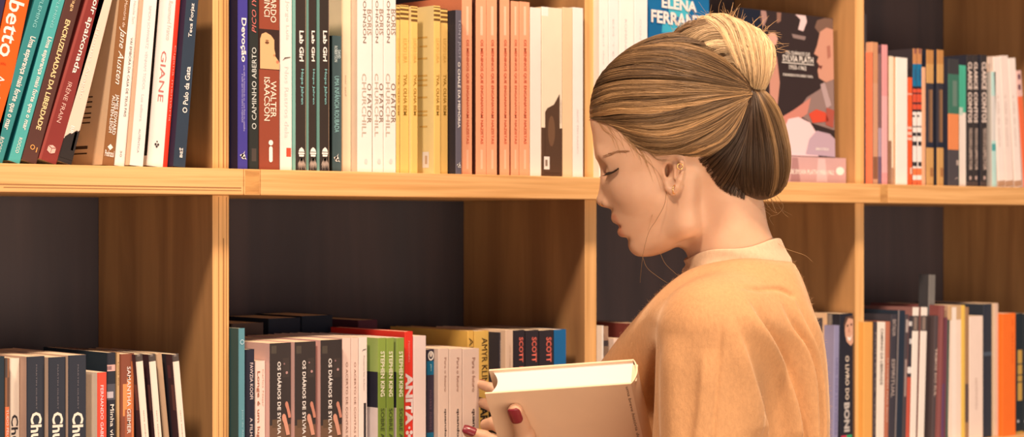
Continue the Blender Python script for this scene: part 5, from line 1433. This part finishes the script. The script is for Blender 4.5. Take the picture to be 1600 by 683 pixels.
    bun_g = [[(1048, 62), (1064, 46), (1090, 36), (1120, 30), (1150, 38)], [(1054, 68), (1080, 52), (1120, 44), (1160, 54), (1190, 80)], [(1070, 74), (1100, 60), (1140, 62), (1174, 82), (1196, 118)],
             [(1090, 82), (1118, 74), (1150, 82), (1176, 106), (1188, 142)], [(1108, 96), (1134, 92), (1158, 104), (1170, 126), (1180, 150)], [(1122, 110), (1144, 112), (1160, 124), (1166, 138), (1172, 152)]]
    bun_g2 = [[(1090, 34), (1112, 44), (1126, 70), (1140, 100), (1160, 140)], [(1118, 28), (1140, 46), (1150, 76), (1160, 108), (1172, 146)], [(1146, 34), (1164, 56), (1172, 86), (1176, 118), (1174, 152)], [(1176, 50), (1188, 74), (1192, 100), (1188, 128), (1178, 154)], [(1194, 66), (1201, 88), (1198, 112), (1186, 146)]]
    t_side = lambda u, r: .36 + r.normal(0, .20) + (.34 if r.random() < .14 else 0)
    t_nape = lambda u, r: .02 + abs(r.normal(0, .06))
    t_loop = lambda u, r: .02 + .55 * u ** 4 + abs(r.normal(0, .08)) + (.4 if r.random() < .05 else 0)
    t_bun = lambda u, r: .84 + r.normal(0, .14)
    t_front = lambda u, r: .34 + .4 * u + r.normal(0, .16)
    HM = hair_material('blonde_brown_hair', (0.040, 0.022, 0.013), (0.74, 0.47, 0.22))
    HB = hair_material('pale_blonde_hair', (0.16, 0.09, 0.045), (0.98, 0.76, 0.46))  # pale bun, dark loop: real ombré, plus light and shade put into the colour
    def emit(name, V0, Q0, base_tone, flows, HM=HM):
        Sx, Rx, Tx = [], [], []
        for f in flows: Sx += f[0]; Rx += f[1]; Tx += f[2]
        tv, tq = tubes(Sx, Rx)
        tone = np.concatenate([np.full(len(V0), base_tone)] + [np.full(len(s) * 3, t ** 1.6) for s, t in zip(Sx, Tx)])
        return to_mesh(name, np.concatenate([V0, tv]), np.concatenate([Q0, tq + len(V0)]), root, [HM], {'tone': tone})
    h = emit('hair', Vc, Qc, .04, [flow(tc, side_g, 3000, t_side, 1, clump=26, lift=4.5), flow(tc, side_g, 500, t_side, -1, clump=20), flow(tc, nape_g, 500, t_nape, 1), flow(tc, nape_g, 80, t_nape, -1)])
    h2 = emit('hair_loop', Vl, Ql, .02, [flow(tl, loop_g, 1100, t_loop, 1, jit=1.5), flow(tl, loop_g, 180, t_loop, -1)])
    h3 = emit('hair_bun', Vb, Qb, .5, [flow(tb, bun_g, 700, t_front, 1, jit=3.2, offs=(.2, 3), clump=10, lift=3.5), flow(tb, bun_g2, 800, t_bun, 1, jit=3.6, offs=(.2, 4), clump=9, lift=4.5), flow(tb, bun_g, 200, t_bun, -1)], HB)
    h2['label'] = 'darker looped tail of hair below the bun'; h3['label'] = 'messy pale blonde bun'
    # loose strands and flyaways
    st, rd, tn = [], [], []
    def loose(pts, c0, c1, t, r=(.5, .3), n=8):
        P = spline(pts, n, closed=False); c = np.linspace(c0, c1, len(P))
        st.append(np.concatenate([P, c[:, None]], 1)); rd.append(r); tn.append(t)
    loose([(1016, 240), (1026, 262), (1034, 288), (1033, 318), (1020, 344), (1009, 362), (1001, 392), (997, 425), (996, 440)], 82, 62, .25)
    loose([(1012, 238), (1022, 262), (1022, 300), (1016, 330), (1008, 360)], 82, 60, .5, (.4, .2))
    loose([(999, 396), (1006, 416), (1022, 430), (1040, 442)], 60, 66, .45, (.35, .2))
    loose([(1026, 392), (1034, 410), (1048, 424), (1062, 436)], 60, 66, .45, (.35, .2))
    loose([(952, 196), (966, 214), (986, 236), (1000, 262)], 60, 78, .6, (.4, .2))
    for i in range(60):     # fine hair growing from the hairline, laid on the skin
        x = rng.uniform(930, 1012); y = np.interp(x, [930, 949, 967, 986, 1012], [186, 191, 204, 222, 243]) + rng.uniform(-6, 1)
        L = rng.uniform(10, 36) * (1.5 if 955 < x < 985 and rng.random() < .4 else 1)
        P = spline([(x, y), (x + L * .30, y + L * .62), (x + L * .75, y + L * 1.05 + rng.uniform(-4, 4)), (x + L * 1.0, y + L * 1.7)] if x < 990 else [(x, y), (x + L * .4, y + L * .4), (x + L, y + L * .4)], 5, closed=False)
        st.append(drape(tc, P, 1, 1.0)); rd.append((.3, .14)); tn.append(rng.uniform(.35, .75))
    for i in range(80):     # flyaways over the bun
        a = rng.uniform(-2.9, -.1); cx, cy = 1130 + 82 * math.cos(a), 88 + 58 * math.sin(a)
        if cx < 1040: continue
        dx, dy = math.cos(a + rng.uniform(-1.0, 1.0)), math.sin(a + rng.uniform(-1.0, 1.0)); L = rng.uniform(8, 30)
        cc = rng.uniform(-35, 45)
        loose([(cx, cy), (cx + dx * L * .5, cy + dy * L * .5 + rng.uniform(-4, 4)), (cx + dx * L + rng.uniform(-5, 5), cy + dy * L)], cc, cc, rng.uniform(.6, 1), (.32, .15), 5)
    for i in range(34):     # nape wisps
        x = rng.uniform(1150, 1206); L = rng.uniform(14, 46); b = rng.uniform(-.3, 1.0)
        loose([(x, 302 + rng.uniform(-6, 6)), (x + b * L * .4 + 4, 312 + L * .4), (x + b * L + rng.uniform(-8, 8), 306 + L * rng.uniform(.5, 1))], rng.uniform(-20, 40), rng.uniform(-10, 46), rng.uniform(.3, .8), (.32, .15), 5)
    loose([(1212, 306), (1222, 322), (1214, 334), (1200, 340), (1206, 352)], 10, 20, .55, (.4, .2))
    loose([(1200, 372), (1222, 388), (1250, 398), (1262, 408)], 40, 46, .6, (.35, .15))
    tv, tq = tubes(st, rd)
    tone = np.concatenate([np.full(len(s) * 3, t) for s, t in zip(st, tn)])
    o = to_mesh('loose_strands', tv, tq, root, [HM], {'tone': tone}); o['kind'] = 'stuff'

def face_details(root, BVQ):
    m_ = BVQ[0][BVQ[1][:, 0], 1] < 420
    tree = BVHTree.FromPolygons([Vector(v) for v in BVQ[0]], [tuple(int(i) for i in q) for q in BVQ[1][m_]])
    LM = mat_plain('lash_dark', (0.018, 0.011, 0.009), rough=.6)
    BM = mat_plain('brow_hair', (0.30, 0.16, 0.08), rough=.7)
    for sg in (1, -1):
        st, rd = [], []
        def onskin(x, y, off=.6):
            h, nn, _, _ = tree.ray_cast(Vector((x, y, 300 * sg)), Vector((0, 0, -sg)))
            return None if h is None else np.array(h) + np.array(nn) * off * (1 if nn[2] * sg > 0 else -1)
        line = spline([(963, 265), (959.5, 268), (955, 270.6), (950, 272), (946.5, 272.6)], 6, closed=False)
        P = np.array([p for p in (onskin(x, y) for x, y in line) if p is not None])
        st.append(P); rd.append((1.3, 2.3))
        for i in range(34):
            t = i / 33
            x, y = np.interp(t * (len(line) - 1), np.arange(len(line)), line[:, 0]), np.interp(t * (len(line) - 1), np.arange(len(line)), line[:, 1])
            p = onskin(x, y)
            if p is None: continue
            L = 5 + 3 * t
            st.append(np.array([p, p + np.array((-L * .45, L * .32, sg * 2.2)), p + np.array((-L * .95, L * .42, sg * 3.4))])); rd.append((1.15, .3))
        tv, tq = tubes(st, rd); to_mesh('eyelashes', tv, tq, root, [LM])
        st, rd = [], []
        for i in range(46):
            t = rng.random() ** .8; x = 937 + 36 * t; y = 248.5 - 8.5 * math.sin(t * 2.0) + rng.uniform(-2.2, 2.2) * (1 - .5 * t)
            pts = []
            for dx, dy in ((0, 0), (3.2, -.9), (6.5, -1.2)):
                h, nn, _, _ = tree.ray_cast(Vector((x + dx, y + dy, 300 * sg)), Vector((0, 0, -sg)))
                if h is not None: pts.append(np.array(h) + np.array(nn) * .5)
            if len(pts) == 3: st.append(np.array(pts)); rd.append((.34, .12))
        tv, tq = tubes(st, rd)
        to_mesh('eyebrow', tv, tq, root, [BM])
    GM = mat_plain('gold', (0.85, 0.55, 0.22), rough=.25, metallic=1.0)
    def ring(name, c, r, ax, r2=.75, arc=(0, 6.283), label=None):
        ax = np.array(ax, float); ax /= np.linalg.norm(ax)
        a = np.cross(ax, (0, 1, .1)); a /= np.linalg.norm(a); b = np.cross(ax, a)
        P = np.array([np.array(c) + r * (a * math.cos(t) + b * math.sin(t)) for t in np.linspace(arc[0], arc[1], 28)])
        tv, tq = tubes([P], [(r2, r2)], 6)
        o = to_mesh(name, tv, tq, root, [GM])
        if label: o['label'] = label
    for sg in (1, -1):
        ring('earring', pc(1062.5, 260, 96) * np.array([1, 1, sg]), 4.4, (.2, .2, 1), .8, label='small gold hoop in the ear rim')
        ring('earring', pc(1054, 296, 88) * np.array([1, 1, sg]), 6.5, (.9, .1, .5), .8, label='small gold hoop in the lobe')
    ring('nose_ring', (942, 316.5, 14), 5.5, (.45, .2, 1), .55, (2.2, 6.0), 'thin gold nose ring')

def held_book():
    root = empty('hardcover_book', 'thick tan hardcover book with blank cover held by the person in the sweater', 'book', None)
    base = CAM + FWD * ZH + RIGHT * ((1100 - 800) / S)
    org = loc(B0)
    conv = lambda d: np.array([d[0], -d[2], -d[1]])          # body frame direction -> local metres axes
    u, v, n = conv(BU), conv(BV), conv(BN)
    root.location = Vector((base.x, base.y, 0)); root.rotation_euler = (0, 0, YAW)
    def put(name, bm, mats, smooth=False):
        me = bpy.data.meshes.new(name); bm.normal_update()
        for w in bm.verts:
            a, b, c = w.co
            q = org + (u * a + v * b + n * c) / S
            w.co = Vector(q)
        bmesh.ops.recalc_face_normals(bm, faces=bm.faces)
        bm.to_mesh(me); bm.free()
        if smooth: me.polygons.foreach_set('use_smooth', [True] * len(me.polygons))
        return link(name, me, root, mats)
    CV = mat_plain('tan_cloth_cover', (0.88, 0.68, 0.49), rough=.6, spec=.25, noise=.05, nscale=30)
    PG = mat_plain('white_page_block', (0.84, 0.80, 0.77), rough=.8, spec=.1)
    W, H, T = BW, BH, BT
    bm = bmesh.new()
    box_bm(bm, 4, W, 0, H, 0, 3.4, 0, .9)
    box_bm(bm, 4, W, 0, H, T - 3.4, T, 0, .9)
    o = put('cover', bm, [CV])
    # spine: shallow arc from board to board
    bm = bmesh.new(); ns = 12; rows = []
    for b in (0, H):
        for k in (0, 1):
            rows.append([bm.verts.new((4 - (8.5 - 3 * k) * math.sin(math.pi * i / ns) ** .8 if 0 < i < ns else 4, b, (T) * i / ns if not k else 2 + (T - 4) * i / ns)) for i in range(ns + 1)])
    o0, i0, o1, i1 = rows
    for i in range(ns):
        bm.faces.new((o0[i], o0[i + 1], o1[i + 1], o1[i])); bm.faces.new((i0[i], i1[i], i1[i + 1], i0[i + 1]))
        bm.faces.new((o0[i], i0[i], i0[i + 1], o0[i + 1])); bm.faces.new((o1[i], o1[i + 1], i1[i + 1], i1[i]))
    bm.faces.new((o0[0], o1[0], i1[0], i0[0])); bm.faces.new((o0[ns], i0[ns], i1[ns], o1[ns]))
    put('spine', bm, [CV], False)
    # page block with a hollow fore-edge and rounded back
    bm = bmesh.new(); loop = []
    m = 14
    for i in range(m + 1):
        t = i / m; loop.append((W - 7 - 9 * math.sin(math.pi * t), 3.4 + (T - 6.8) * t))
    for i in range(m, -1, -1):
        t = i / m; loop.append((5 - 5.5 * math.sin(math.pi * t), 3.4 + (T - 6.8) * t))
    a = [bm.verts.new((x, 4.5, z)) for x, z in loop]; b = [bm.verts.new((x, H - 4.5, z)) for x, z in loop]
    bm.faces.new(a); bm.faces.new(b[::-1])
    for i in range(len(a)): bm.faces.new((a[i], b[i], b[(i + 1) % len(a)], a[(i + 1) % len(a)]))
    put('pages', bm, [PG])
    bm = bmesh.new(); box_bm(bm, -3.5, 5, 3.2, 6.5, 9, T - 9, 0, 1)
    put('headband', bm, [mat_plain('headband_thread', (.75, .62, .45), rough=.8)])
    ink = mat_plain('cover_ink', (0.16, 0.09, 0.06), rough=.6)
    f = lambda a, b, c: Vector(org + (u * a + v * b + n * c) / S)
    uu, vv = Vector(-u), Vector(-v)
    # small lettering near the hinge of the near cover, reading down
    text_on(root, 'title', 'uma breve história do', (-.0052, -.0018, -.085, -.004), 'd', ink, f(6, 0, -.5), uu, vv)
shell()
bookcase()
books()
try:
    person()
except NameError:
    pass
flush_texts()
camera_and_light()
